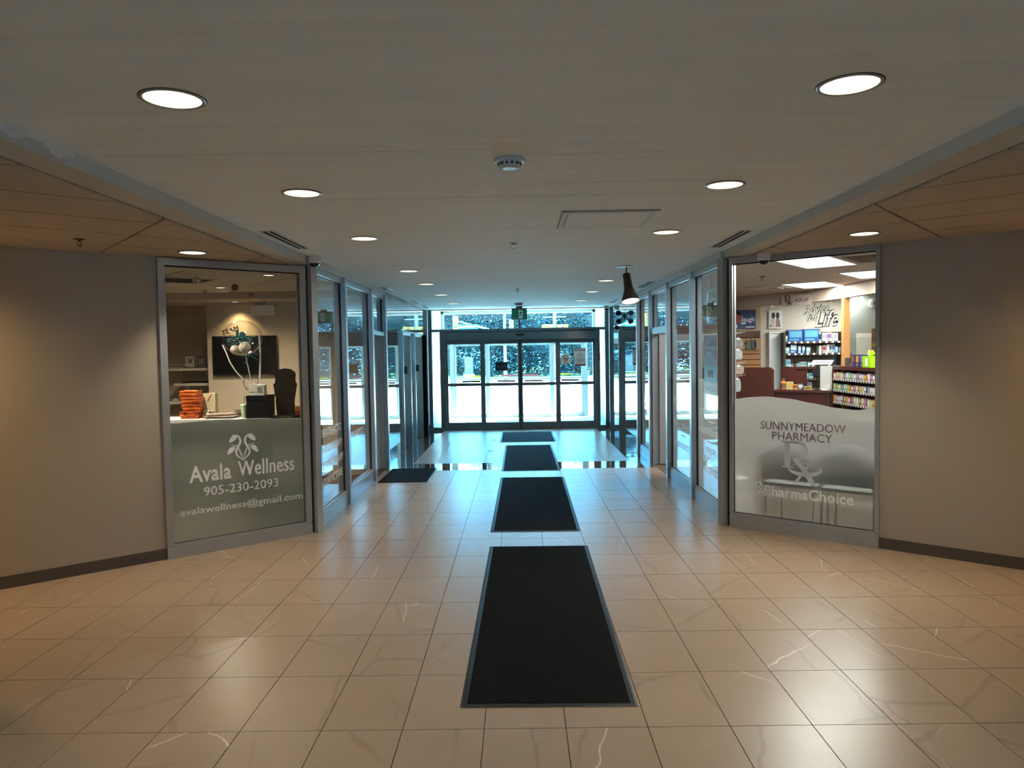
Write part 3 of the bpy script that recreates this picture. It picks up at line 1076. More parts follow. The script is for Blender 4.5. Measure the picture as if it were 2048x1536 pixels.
def leaf(e, x0, x1, z0, z1, y, fr, gl, st=.055, bot=.16, mid=(1.02, 1.09), top=.09):
    m = MB().box(x0, x0 + st, y, y + .045, z0, z1).box(x1 - st, x1, y, y + .045, z0, z1)
    m.box(x0 + st, x1 - st, y, y + .045, z0, z0 + bot).box(x0 + st, x1 - st, y, y + .045, z1 - top, z1).box(x0 + st, x1 - st, y, y + .045, mid[0], mid[1])
    lf = m.build('sliding_leaf', fr, e)
    m = MB().box(x0 + st, x1 - st, y + .018, y + .026, z0 + bot, mid[0]); m.build('lower_glass', gl, lf)
    m = MB().box(x0 + st, x1 - st, y + .018, y + .026, mid[1], z1 - top); m.build('upper_glass', gl, lf)
    return lf


D3 = thing('door_3', 'four-leaf sliding glass entrance doors with grey frame', 'door', (0, YE, 0), 0, kind='structure')
XS = [-1.70, -.835, .035, .91, 1.78]
m = MB().box(-1.82, -1.70, -.05, .12, 0, 2.283).box(1.78, 1.88, -.05, .12, 0, 2.283)
m.build('jamb', FRAME_I, D3)
bx(-1.70, 1.78, -.09, .12, 2.085, 2.265).build('operator_header', FRAME_I, D3)
bx(-1.70, 1.78, -.06, .12, 2.265, 2.283).build('shadow_gap', BLACKM, D3)
bx(-1.70, 1.78, -.05, .13, -.004, .012).build('threshold', FRAME_I, D3)
bx(-.06, .14, -.105, -.09, 2.165, 2.225).build('motion_sensor', BLACK, D3)
leaves = []
for i in range(4):
    y_ = .03 if i in (0, 3) else -.03
    leaves.append(leaf(D3, XS[i], XS[i + 1] - (.0005 if i == 1 else 0), .012, 2.0845, y_, FRAME_I, GLASS_T))
bx(.0255, .0445, -.034, -.0305, .012, 2.08).build('meeting_seal', BLACKM, D3)
# stickers on the leaves
for i, (xa, xb, z_, c_) in enumerate(((-1.32, -.90, 1.125, BLACKM), (-.50, -.08, 1.128, RED_V), (.13, .55, 1.128, RED_V), (.98, 1.40, 1.128, BLACKM))):
    y_ = (.03 if i in (0, 3) else -.03) + .015
    bx(xa, xb, y_ - .002, y_, z_ - .02, z_ + .02).build('warning_strip', c_, leaves[i])
bx(-.535, -.26, -.018, -.016, 1.37, 1.57).build('dark_notice', BLACK, leaves[1])
m = MB()
for a, b, c_, d_ in ((-.50, -.42, 1.43, 1.49), (-.40, -.37, 1.40, 1.49), (-.36, -.30, 1.45, 1.50), (-.30, -.275, 1.41, 1.47)):
    m.box(a, b, -.0195, -.018, c_, d_)
m.build('notice_marks', mat('notice_grey', (.09, .10, .11), .5), leaves[1])  # lighter grey marks across the dark notice
# no smoking sign
ex = .98
bx(ex, ex + .215, .042, .044, 1.51, 1.72).build('no_smoking_sign', OFFW, leaves[3])
m = MB(); cx_, cz_ = ex + .107, 1.635
m.ribbon(arc(cx_, cz_, .062, .062, 0, 360, 30), .012, .041)
m.ribbon([(cx_ - .045, cz_ + .045), (cx_ + .045, cz_ - .045)], .012, .041)
m.ribbon([(cx_ - .038, cz_ - .012), (cx_ + .04, cz_ - .012)], .016, .041)
m.ribbon([(cx_ + .02, cz_ + .005), (cx_ + .03, cz_ + .02), (cx_ + .018, cz_ + .03)], .005, .041)
m.build('no_smoking_mark', LEGEND, leaves[3])
text('NO SMOKING', LEGEND, leaves[3], cx_, 1.537, y=.041, w=.14, h=.018, bold=.02)
# poster
bx(1.295, 1.555, .042, .044, 1.45, 1.86).build('poster', mat('poster_paper', (.66, .74, .76), .6), leaves[3])
bx(1.30, 1.55, .040, .0415, 1.80, 1.855).build('poster_band', RED_V, leaves[3])
bx(1.30, 1.55, .040, .0415, 1.455, 1.495).build('poster_band', RED_V, leaves[3])
m = MB()
for z_, w_ in ((1.745, .10), (1.725, .12), (1.70, .15), (1.68, .16), (1.625, .17), (1.60, .20), (1.58, .21), (1.56, .20), (1.535, .07)):
    n_ = int(w_ / .022)
    for k in range(n_):
        xa = 1.425 - w_ / 2 + k * w_ / n_
        m.box(xa, xa + w_ / n_ * rnd.uniform(.5, .85), .040, .0415, z_ - .007, z_ + .007)
m.build('poster_print', mat('poster_grey', (.28, .36, .40), .6), leaves[3])
m = MB()
for k in range(10):
    m.box(1.325 + k * .0205, 1.341 + k * .0205, .0385, .0398, 1.818, 1.838)
m.build('band_print', OFFW, leaves[3])
m = MB().box(1.82, 1.85, -.056, -.05, 1.79, 1.84).box(1.845, 1.88, -.056, -.05, 1.58, 1.73)
m.build('key_switch', BLACK, D3)
m = MB().lathe([(.014, 0), (.014, .02)], 10, (1.82, -.07, 1.57), 'y'); m.build('push_button', BLACK, D3)

# glazing round the doors
W10 = thing('window_10', 'transom glazing above the inner entrance doors', 'window', (0, YE, 0), 0, kind='structure')
m = MB().box(-2.09, 2.09, -.05, .09, 2.285, 2.345).box(-2.09, 2.09, -.05, .09, ZC - .02, ZC - .001)
m.build('transom_rail', FRAME_I, W10)
bx(.01, .055, -.03, .06, 2.345, ZC - .02).build('mullion', FRAME_I, W10)
bx(-2.0, .01, .015, .023, 2.345, ZC - .02).build('glass_pane', GLASS_T, W10)
bx(.055, 2.0, .015, .023, 2.345, ZC - .02).build('glass_pane', GLASS_T, W10)
for s, nm in ((-1, 'window_11'), (1, 'window_12')):
    e = thing(nm, 'narrow sidelight %s of the inner entrance doors' % ('left' if s < 0 else 'right'), 'window', (0, YE, 0), 0, kind='structure')
    xo, xi = s * 2.09, s * (1.82 if s < 0 else 1.88)
    bx(*sorted((xo, s * 2.0)), -.055, .09, 0, ZC).build('mullion', FRAME_I, e)
    bx(*sorted((s * 2.0, xi)), -.04, .08, 0, .07).build('sill', FRAME_I, e)
    bx(*sorted((s * 2.0, xi)), .015, .023, .07, 2.285).build('glass_pane', GLASS_T, e)

# vestibule shell
VW = mat('vestibule_wall', (.46, .49, .45), .7, var=(6, .04))
for s, nm in ((-1, 'wall_left'), (1, 'wall_right')):
    o = bx(*sorted((s * 2.12, s * 2.3)), YE + .12, YO + .05, -.08, 3.05).build(nm, VW)
    struct(o, 'pale %s wall of the entrance vestibule' % ('left' if s < 0 else 'right'), 'wall')
    b = bx(*sorted((s * 2.105, s * 2.12)), YE + .12, YO - .1, 0, .12).build('baseboard_' + ('left' if s < 0 else 'right'), mat('grey_base', (.25, .27, .27), .5))
    struct(b, 'grey baseboard of the vestibule %s wall' % ('left' if s < 0 else 'right'), 'baseboard')
o = bx(-2.3, 2.3, YE + .09, YO + .1, 2.94, 3.05).build('ceiling', mat('vestibule_ceiling', (.80, .82, .80), .8)); struct(o, 'white ceiling of the entrance vestibule', 'ceiling')
o = bx(-2.3, 2.3, YE + .06, YE + .12, ZC, 3.05).build('wall_front', VW); struct(o, 'narrow pale wall strip above the inner transom', 'wall')

D4 = thing('door_4', 'outer sliding glass doors with pale frame beyond the vestibule', 'door', (0, YO, 0), 0, kind='structure')
XO = [-1.79, -.86, .03, .91, 1.79]
m = MB().box(-1.90, -1.79, -.05, .1, 0, 2.20).box(1.79, 1.90, -.05, .1, 0, 2.20); m.build('jamb', FRAME_O, D4)
bx(-1.79, 1.79, -.07, .1, 2.05, 2.20).build('operator_header', FRAME_O, D4)
lo = [leaf(D4, XO[i], XO[i + 1], .0, 2.05, .0 if i in (0, 3) else -.05, FRAME_O, GLASS_T, st=.06, bot=.10, mid=(1.03, 1.08), top=.07) for i in range(4)]
for i, (xa, xb, z_, c_) in enumerate(((-1.30, -.80, 1.14, YEL_P), (-.48, .02, 1.15, RED_P), (.06, .55, 1.155, RED_P), (.98, 1.46, 1.165, YEL_P))):
    y_ = (.0 if i in (0, 3) else -.05) - .001
    bx(xa, xb, y_ - .002 + .018, y_ + .018, z_ - .022, z_ + .022).build('warning_strip', c_, lo[i])
W13 = thing('window_13', 'outer transom and sidelight glazing round the outer doors', 'window', (0, YO, 0), 0, kind='structure')
m = MB().box(-2.12, 2.12, -.05, .09, 2.20, 2.26).box(-2.12, 2.12, -.05, .09, 2.86, 2.94); m.build('transom_rail', FRAME_O, W13)
m = MB().box(-2.12, -2.05, -.05, .09, 0, 2.94).box(2.05, 2.12, -.05, .09, 0, 2.94); m.build('mullion', FRAME_O, W13)
bx(-2.05, 2.05, .01, .018, 2.26, 2.86).build('glass_pane', GLASS_T, W13)
bx(-2.05, -1.90, .01, .018, .0, 2.20).build('glass_pane', GLASS_T, W13)
bx(1.90, 2.05, .01, .018, .0, 2.20).build('glass_pane', GLASS_T, W13)
vm = thing('entrance_mat', 'small grey grating mat on the vestibule floor', 'mat', (-.05, 18.9, -.002), 0)
bx(-.55, .55, -.5, .5, 0, .012).build('frame', mat('grating_frame', (.25, .3, .3), .5), vm)
for k in range(12):
    bx(-.52, .52, -.47 + k * .08, -.41 + k * .08, .012, .018).build('grating_bar', mat('grating', (.20, .26, .28), .6), vm)


# ------------------------------------------------------------------ floor mats
MATC = mat_carpet('black_loop_carpet', (0.0085, 0.009, 0.010))
MATG = mat_carpet('charcoal_loop_carpet', (0.020, 0.021, 0.024))
RUB = mat('mat_rubber', (0.007, 0.007, 0.008), 0.5)


def floor_mat(label, cx, cy, w, l, rz, carpet=MATC, border=.035, group=None):
    e = thing('floor_mat', label, 'mat', (cx, cy, .0006), R(rz), group)
    m = MB()
    a, b = w / 2, l / 2
    # bevelled rubber edge
    o_ = [(-a, -b), (a, -b), (a, b), (-a, b)]
    i_ = [(-a + border, -b + border), (a - border, -b + border), (a - border, b - border), (-a + border, b - border)]
    s_ = [(-a + .012, -b + .012), (a - .012, -b + .012), (a - .012, b - .012), (-a + .012, b - .012)]
    n = len(m.v)
    m.v += [(*p, 0.001) for p in o_] + [(*p, .006) for p in s_] + [(*p, .006) for p in i_]
    for k in range(4):
        j = (k + 1) % 4
        m.face((k, j, 4 + j, 4 + k)); m.face((4 + k, 4 + j, 8 + j, 8 + k))
    m.build('rubber_edge', RUB, e)
    bx(-a + border, a - border, -b + border, b - border, .0005, .0085).build('carpet', carpet, e)
    return e


floor_mat('long black entrance mat nearest the camera', .142, 5.225, .91, 3.10, -.6, group='black mats in line to the entrance')
floor_mat('long black entrance mat, second from the camera', .155, 8.92, .91, 3.18, -.5, group='black mats in line to the entrance')
floor_mat('black entrance mat lying across the polished stone band', .16, 12.605, .90, 3.05, 0, group='black mats in line to the entrance')
floor_mat('short wide black mat right before the sliding doors', .16, 15.53, 1.14, 1.86, 0, group='black mats in line to the entrance')
floor_mat('charcoal doormat before the clinic door', -1.66, 10.84, .71, 1.23, 0, MATG, .012)
for (px_, py_, lb) in ((988, 880, 'grey floor box cover nearer the sliding doors'), (981, 901.5, 'grey floor box cover beside the third mat')):
    p = at_z(px_, py_, 0)
    e = thing('floor_box', lb, 'floor box', (p.x, p.y, .0003), 0)
    bx(-.055, .055, -.16, .16, 0, .003).build('frame', STEEL, e)
    bx(-.046, .046, -.15, .15, .003, .0045).build('cover', mat('floor_box_grey', (.20, .21, .21), .5), e)


# ------------------------------------------------------------------ ceiling fixtures
def downlight(label, x, y, z, power, group, r_=.105, col=LAMP, size=R(88)):
    e = thing('downlight', label, 'light', (x, y, z), 0, group)
    MB().lathe([(r_ + .014, 0), (r_ + .014, -.003), (r_ + .008, -.006), (r_ + .001, -.006), (r_ - .002, -.002)], 32, caps=False).build('trim_ring', mat('ring_paint', (.30, .29, .27), .4, metal=.3), e, True)
    MB().lathe([(r_ + .0165, 0), (r_ + .0165, -.0022), (r_ + .014, -.0022)], 32, caps=False).build('shadow_ring', BLACKM, e)
    MB().lathe([(r_, -.003), (r_ * .8, -.0045), (r_ * .3, -.006), (.002, -.0062)], 32, caps=False).build('lens', LENS, e, True)
    lamp(e, 'downlight_lamp', -.02, power, col, size=size)
    return e


ORD = ['nearest', 'second', 'third', 'fourth', 'fifth', 'sixth', 'seventh', 'eighth']
for s, nm, ys in ((-1, 'left', (2.83, 4.50, 6.30, 8.85, 10.57, 12.6, 14.85)), (1, 'right', (2.82, 4.49, 6.25, 10.51, 12.45, 14.66, 16.6))):
    for k, y_ in enumerate(ys):
        downlight('recessed downlight in the plaster ceiling, %s row, %s from the camera' % (nm, ORD[k]), s * (1.30 if s < 0 else 1.26), y_, ZC, P_HALL * (1.35 if s > 0 and 4 < y_ < 5 else (1.0 if y_ < 7 else .55)), 'corridor downlights')
for s in (-1, 1):
    for y_ in (1.05, -.7):
        downlight('recessed downlight in the plaster ceiling %s the camera on the %s' % ('just ahead of' if y_ > 0 else 'behind', 'left' if s < 0 else 'right'), s * 1.28, y_, ZC, P_HALL, 'downlights out of view')
downlight('recessed downlight in the acoustic ceiling above the clinic window', -2.78, 6.32, ZT, P_SIDE, 'side downlights')
downlight('recessed downlight in the acoustic ceiling above the pharmacy window', 2.77, 5.93, ZT, P_SIDE, 'side downlights')
downlight('warm downlight near the beige wall outside the frame on the left', -4.35, 4.85, ZT, P_WARM, 'warm lamps beside the lobby', col=(1, .70, .36), size=R(150))
downlight('warm downlight near the beige wall outside the frame on the right', 4.30, 4.75, ZT, P_WARM * .75, 'warm lamps beside the lobby', col=(1, .70, .36), size=R(150))


def slot(label, x, y0, y1, w, n=2):
    e = thing('slot_diffuser', label, 'air vent', (x, y0, ZC), 0, 'linear slot diffusers')
    L = y1 - y0
    m = MB()
    step = w / n
    for k in range(n + 1):
        xa = -w / 2 + k * step
        m.box(xa - .008, xa + .008, 0, L, -.006, 0)
    m.box(-w / 2, w / 2, -.008, 0, -.006, 0).box(-w / 2, w / 2, L, L + .008, -.006, 0)
    m.build('frame', mat('vent_paint', (.58, .58, .56), .5), e)
    for k in range(n):
        xa = -w / 2 + k * step
        bx(xa + .0085, xa + step - .0085, 0.001, L - .001, -.0015, 0).build('slot_opening', BLACKM, e)
    return e


slot('two-slot air diffuser by the left beam, near the clinic window', -1.975, 5.83, 6.83, .10)
slot('two-slot air diffuser by the right beam, near the pharmacy window', 1.93, 6.24, 7.23, .10)
slot('two-slot air diffuser over the left corridor, above the clinic door', -1.99, 10.95, 11.95, .10)
slot('two-slot air diffuser above the lifts', -1.99, 13.7, 14.7, .10)
slot('two-slot air diffuser beyond the lifts by the entrance', -1.99, 15.3, 16.3, .10)
slot('two-slot air diffuser over the far pharmacy window', 1.96, 10.8, 11.85, .10)
slot('two-slot air diffuser over the right granite wall', 1.96, 14.4, 15.5, .10)


def detector(label, x, y, sc=1.0):
    e = thing('smoke_detector', label, 'detector', (x, y, ZC), 0)
    MB().lathe([(.078 * sc, 0), (.082 * sc, -.012 * sc), (.078 * sc, -.02 * sc)], 28).build('base', mat('detector_shell', (.50, .50, .48), .5), e, False)
    MB().lathe([(.060 * sc, -.02 * sc), (.060 * sc, -.038 * sc), (.050 * sc, -.046 * sc), (.035 * sc, -.05 * sc)], 28).build('sensing_head', mat('detector_shell', (.5, .5, .48), .5), e)
    for k in range(14):
        a = 2 * math.pi * k / 14
        o = bx(.058 * sc, .0615 * sc, -.007 * sc, .007 * sc, -.036 * sc, -.024 * sc).build('vent_slit', BLACK, e)
        o.rotation_euler = (0, 0, a)
    return e


detector('round smoke detector in the middle of the near plaster ceiling', -.03, 3.80)
detector('small round smoke detector far down the corridor above the exit sign', .02, 15.08, 1.1)


def sprinkler(label, x, y, z, chrome=True):
    e = thing('sprinkler_head', label, 'sprinkler', (x, y, z), 0)
    MB().lathe([(.042, 0), (.040, -.004), (.020, -.009)], 20).build('escutcheon', mat('sprinkler_metal', (.30, .30, .29), .5, metal=.4) if chrome else BLACK, e, False)
    m = MB().lathe([(.009, -.009), (.009, -.022)], 10)
    m.tube([(.010, 0, -.02), (.016, 0, -.034), (.004, 0, -.05)], .0028, 6).tube([(-.010, 0, -.02), (-.016, 0, -.034), (-.004, 0, -.05)], .0028, 6)
    m.build('frame_arms', BLACK, e)
    MB().lathe([(.017, -.050), (.017, -.053)], 14).build('deflector', BLACK, e)
    return e


sprinkler('dark sprinkler head with pale rim between the third downlights', -.03, 6.72, ZC)
sprinkler('sprinkler head far down the corridor ceiling', 0, 11.68, ZC)
sprinkler('black sprinkler head in the left acoustic ceiling', -3.27, 5.51, ZT, False)


def dome(label, x, y, z, sc=1.0, rotz=0, dark=True):
    e = thing('security_camera', label, 'camera', (x, y, z), rotz)
    MB().lathe([(.060 * sc, 0), (.062 * sc, -.004), (.060 * sc, -.050 * sc), (.052 * sc, -.062 * sc)], 28).build('housing', WHITE, e)
    MB().lathe([(.050 * sc, -.062 * sc), (.046 * sc, -.078 * sc), (.034 * sc, -.092 * sc), (.018 * sc, -.100 * sc), (.003, -.102 * sc)], 28).build('dome', mat('smoked_dome', (.012, .012, .013), .08), e, True)
    MB().lathe([(.0525 * sc, -.0605 * sc), (.054 * sc, -.066 * sc), (.0505 * sc, -.068 * sc)], 28, caps=False).build('dome_ring', WHITE, e)
    return e


dome('white dome security camera at the left corner of the plaster ceiling', -2.03, 7.40, ZC, 1.05)
dome('white dome security camera in front of the pharmacy window head', 2.36, 7.10, ZT, 1.0)
dome('dark dome security camera at the far right corner by the entrance', 1.98, 16.55, ZC, 1.0)

# spotlight
e = thing('spotlight', 'dark bell-shaped spotlight hanging on a stem from the ceiling', 'light', (1.275, 8.78, ZC), 0)
MB().lathe([(.105, 0), (.105, -.004), (.095, -.007)], 28).build('ceiling_plate', BLACK, e)
d_ = Vector((.09, -.30, -.95)).normalized()
top = Vector((.02, 0, -.095))
MB().tube([(.02, 0, -.004), (.02, 0, -.1)], .007).build('stem', BLACK, e)
sh_ = mat('spot_shell', (.075, .068, .06), .5, metal=.4)
prof = [(.032, -.012), (.046, 0), (.047, .10), (.052, .17), (.070, .235), (.098, .30), (.106, .345)]
q = d_.to_track_quat('Z', 'Y')
o = MB().lathe(prof, 28, caps=False).build('shade', sh_, e, True); o.location = top; o.rotation_mode = 'QUATERNION'; o.rotation_quaternion = q
o = MB().lathe([(.032, -.012), (.001, -.013)], 28, caps=False).build('shade_cap', sh_, e); o.location = top; o.rotation_mode = 'QUATERNION'; o.rotation_quaternion = q
o = MB().lathe([(.100, .336), (.07, .344), (.002, .350)], 28, caps=False).build('bulb_face', emit('bulb_face', (1, .97, .88), 4.0), e, True); o.location = top; o.rotation_mode = 'QUATERNION'; o.rotation_quaternion = q
o = MB().tube([(.0475, 0, .02), (.052, 0, .12), (.075, 0, .21)], .009, 6).build('side_slot', BLACK, e); o.location = top; o.rotation_mode = 'QUATERNION'
o.rotation_quaternion = q @ Matrix.Rotation(R(90), 4, 'Z').to_quaternion()
l = lamp(e, 'spot_lamp', 0, 60, (1, .92, .8), R(80), .5, .08)
l.location = top + d_ * .36; l.rotation_mode = 'QUATERNION'; l.rotation_quaternion = (-d_).to_track_quat('Z', 'Y')

# exit sign
e = thing('exit_sign', 'green running-man exit sign hanging before the entrance', 'sign', (.03, 16.3, ZC), 0)
bx(-.07, .07, -.03, .03, -.035, 0).build('canopy', ALU_D, e)
bx(-.17, .17, -.022, .022, -.29, -.035).build('case', mat('sign_case', (.20, .22, .22), .5, metal=.3), e)
bx(-.155, .155, -.025, -.022, -.265, -.075).build('green_face', mat('exit_green', (.01, .12, .075), .5, emis=((.0, .35, .2), .12)), e)
m = MB(); y_ = -.0252
m.box(-.015, .075, y_ - .0006, y_, -.26, -.082); m.build('white_door', mat('exit_white', (.6, .75, .72), .5, emis=((.6, .9, .8), .15)), e)
m = MB(); y_ = -.0262
m.ribbon([(.042, -.118), (.022, -.165)], .030, y_).ribbon([(.022, -.165), (.050, -.195), (.040, -.245)], .016, y_).ribbon([(.022, -.165), (.0, -.205), (-.03, -.215)], .016, y_)
m.ribbon([(.045, -.122), (.070, -.145), (.085, -.135)], .012, y_).ribbon([(.035, -.120), (.005, -.125), (-.008, -.155)], .012, y_)
m.ribbon(arc(.050, -.098, .006, .006, 0, 360, 10), .013, y_)
m.build('running_figure', mat('exit_dark', (.005, .06, .04), .5), e)

# emergency lights on the right granite wall
e = thing('emergency_light', 'twin black lamp heads on the right granite wall near the entrance', 'light', (XW - .001, 14.6, 2.47), 0)
o = MB().lathe([(.055, 0), (.05, -.02), (.02, -.03)], 18, (0, 0, 0), 'x').build('base', BLACK, e)
for dz, yy in ((.07, -.03), (-.07, -.03)):
    MB().tube([(-.025, 0, 0), (-.055, -.01, dz * .6), (-.09, -.02, dz)], .010).build('arm', BLACK, e)
    dd = Vector((-.35, -.9, -.15 if dz > 0 else -.75)).normalized(); qq = dd.to_track_quat('Z', 'Y')
    hh = MB().lathe([(.018, -.02), (.032, 0), (.052, .045), (.054, .07), (.045, .075)], 20).build('lamp_head', BLACK, e, True)
    hh.location = (-.10, -.03, dz); hh.rotation_mode = 'QUATERNION'; hh.rotation_quaternion = qq
e = thing('wall_sensor', 'small black wall sensor low under the emergency lamp heads', 'sensor', (XW - .001, 15.7, 2.28), 0)
MB().lathe([(.05, 0), (.05, -.02), (.035, -.045), (.01, -.055)], 18, axis='x').build('body', BLACK, e, True)
MB().lathe([(.056, .0), (.056, -.006)], 18, axis='x').build('base', BLACKM, e)


# ================================================================== clinic behind the left window
CWALL = mat('clinic_wall', (0.52, 0.43, 0.33), .8)
NICHE_SHADE = mat('clinic_niche_shade', (0.42, 0.33, 0.25), .8)  # shade of the recess put into a darker, browner wall colour
SHELFM = mat('shelf_cream', (0.62, 0.56, 0.48), .6)
YB = 10.95
xn = at_y(415, 700, YB).x
o = bx(xn, -XW - .06, YB, YB + .12, 0, ZT).build('wall_back', CWALL); struct(o, 'beige back wall of the clinic carrying the television', 'wall')
o = MB().box(-6.5, xn + .0, 11.55, 11.65, 0, ZT).box(xn, xn + .06, YB + .12, 11.55, 0, ZT).build('wall_back', NICHE_SHADE); struct(o, 'recess wall in painted brown shade with shelves left of the clinic television', 'wall')
o = bx(-6.6, -6.5, 3.6, 11.65, 0, ZT).build('wall_left', CWALL); struct(o, 'side wall at the far left inside the clinic', 'wall')
o = bx(-6.5, -XW - .06, 10.3, 11.55, 2.61, ZT + .04).build('trim_15', mat('soffit_paint', (.46, .38, .30), .8)); struct(o, 'dropped soffit along the back of the clinic', 'soffit')
for k, (px_, py_, z_, pw) in enumerate(((537, 550, ZT, P_CLINIC * .15), (441, 575, ZT, P_CLINIC * .9))):
    p = at_z(px_, py_, z_)
    downlight('small white downlight in the clinic ceiling, %s' % ('nearer the corridor' if k == 0 else 'nearer the shelves'), p.x, p.y, z_, pw, 'clinic downlights', .06, (1, .82, .62), R(155))
p = at_z(447, 600, 2.61)
e = downlight('warm downlight in the clinic soffit above the television', p.x + .02, 10.78, 2.61, 60, 'clinic downlights', .05, (1, .70, .36), R(110))
e = downlight('clinic downlight above the reception desk out of view', -4.2, 8.4, ZT, P_CLINIC * 1.2, 'clinic downlights out of view', .06, (1, .82, .62), R(155))
p = at_z(365, 560, ZT)
e = thing('ceiling_vent', 'dark square air grille in the clinic ceiling', 'air vent', (p.x, p.y, ZT), A40)
bx(-.3, .3, -.3, .3, -.008, 0).build('frame', mat('grille_frame', (.4, .36, .3), .6), e)
for k in range(8):
    bx(-.26, .26, -.26 + k * .066, -.21 + k * .066, -.011, -.008).build('grille_slat', BLACKM, e)
p = at_z(410, 581, ZT)
sprinkler('sprinkler head in the clinic ceiling by the soffit', p.x, p.y, ZT, False)

# television
a, b = at_y(428, 673, YB), at_y(557, 748, YB)
YB -= .003
e = thing('television', 'black wall-mounted television behind the balloon in the clinic', 'television', ((a.x + b.x) / 2, YB, (a.z + b.z) / 2), 0)
w_, h_ = (b.x - a.x) / 2, (a.z - b.z) / 2
bx(-w_, w_, -.075, -.04, -h_, h_).build('bezel', BLACKM, e)
bx(-w_ + .012, w_ - .012, -.077, -.075, -h_ + .02, h_ - .012).build('screen', mat('tv_screen', (.003, .003, .004), .7, spec=.1), e)
bx(-.2, .2, -.04, 0, -.15, .15).build('wall_bracket', BLACKM, e)
MB().tube([(-.02, -.03, -h_), (-.05, -.02, -h_ - .12), (-.02, -.02, -h_ - .2), (.08, -.02, -h_ - .22), (.16, -.02, -h_ - .14), (.2, -.03, -h_)], .004, 5).build('cable', BLACK, e)
# emergency light unit on the wall
a, b = at_y(505, 612, YB), at_y(549, 630, YB)
e = thing('emergency_light', 'white emergency light box with two heads on the clinic wall', 'light', ((a.x + b.x) / 2, YB, (a.z + b.z) / 2), 0)
w_ = (b.x - a.x) / 2
bx(-w_, w_, -.08, 0, -.075, .075).build('battery_box', WHITE, e)
for s in (-1, 1):
    o = MB().lathe([(.02, .03), (.05, 0), (.055, -.04), (.045, -.045)], 18, axis='y').build('lamp_head', mat('clear_head', (.45, .42, .38), .2), e, True)
    o.location = (s * w_ * .75, -.05, .115)
    bx(s * w_ * .75 - .012, s * w_ * .75 + .012, -.05, -.03, .075, .1).build('bracket', WHITE, e)

# shelves in the recess
for k, (x0, x1, yy, lb) in enumerate(((343, 419, 737, 'upper cream shelf with cards in the clinic recess'), (357, 421, 767, 'middle cream shelf in the clinic recess'), (343, 362, 803, 'lowest short cream shelf in the clinic recess'))):
    a, b = at_y(x0 - 10, yy, 11.2), at_y(x1, yy, 11.2)
    o = bx(-(b.x - a.x) / 2, (b.x - a.x) / 2, 0, .34, -.04, 0)
    e = thing('wall_shelf', lb, 'shelf', ((a.x + b.x) / 2, 11.2, a.z), 0)
    o.build('board', SHELFM, e)
    for s in (-1, 1):
        bx(s * .2 - .01, s * .2 + .01, .2, .34, -.12, -.04).build('bracket', SHELFM, e)


def card(label, px0, px1, py, Y, h_, mats_, tilt=8):
    a, b = at_y(px0, py, Y), at_y(px1, py, Y)
    e = thing('greeting_card', label, 'card', ((a.x + b.x) / 2, Y, a.z + .001), 0)
    w_ = (b.x - a.x) / 2
    o = bx(-w_, w_, 0, .006, 0, h_).build('card_back', mats_[0], e)
    bx(-w_ * .97, w_ * .97, -.0012, 0, h_ * .9, h_).build('card_band', mats_[1], e)
    m = MB()
    for i in range(5):
        x_ = rnd.uniform(-.6, .6) * w_
        m.ribbon([(x_, h_ * .3), (x_ * .3 + rnd.uniform(-.02, .02), h_ * .5), (rnd.uniform(-.7, .7) * w_, h_ * .75)], .012, -.0005)
    m.build('card_print', mats_[2], e)
    return e


card('small white card with dark print and red band on the upper clinic shelf', 372, 389, 734, 11.25, .18, (mat('card_white', (.52, .46, .42), .6), mat('card_red', (.25, .05, .05), .6), mat('card_brown', (.12, .07, .06), .6)))
card('dark photo card standing at the right of the upper clinic shelf', 394, 411, 734, 11.25, .165, (mat('card_dark', (.10, .08, .08), .5), mat('card_dark2', (.05, .04, .04), .5), mat('card_grey', (.35, .28, .26), .6)))


def papers(label, px_, py_, Y, w_, d_, n, m_, rz=0, z=None):
    p = at_y(px_, py_, Y)
    e = thing('paper_stack', label, 'papers', (p.x, Y, z if z is not None else p.z + .001), rz)
    for k in range(n):
        o = bx(-w_ / 2, w_ / 2, -d_ / 2, d_ / 2, 0, .010)
        o = o.build('sheet_bundle', m_[k % len(m_)], e)
        o.location = (rnd.uniform(-.02, .02), rnd.uniform(-.02, .02), k * .0115); o.rotation_euler = (0, 0, rnd.uniform(-.25, .25))
    return e


PW = [mat('paper_cream', (.62, .52, .42), .7), mat('paper_brown', (.22, .15, .11), .7), mat('paper_pink', (.60, .42, .36), .7)]
papers('loose papers on the left of the upper clinic shelf', 358, 735, 11.3, .26, .2, 4, PW)
papers('flat dark folders on the middle clinic shelf', 392, 766, 11.35, .40, .2, 2, [BLACKM])
p = at_y(351, 802, 11.35)
e = thing('ring_case', 'small round pale trinket on the lowest clinic shelf', 'trinket', (p.x, 11.35, p.z + .001), 0)
MB().lathe([(.05, 0), (.055, .02), (.04, .035)], 18).build('dish', PW[0], e)
MB().tube([(.04 * math.cos(R(a_)), 0, .045 + .03 * math.sin(R(a_))) for a_ in range(0, 361, 30)], .006, 6).build('ring', BLACKM, e)

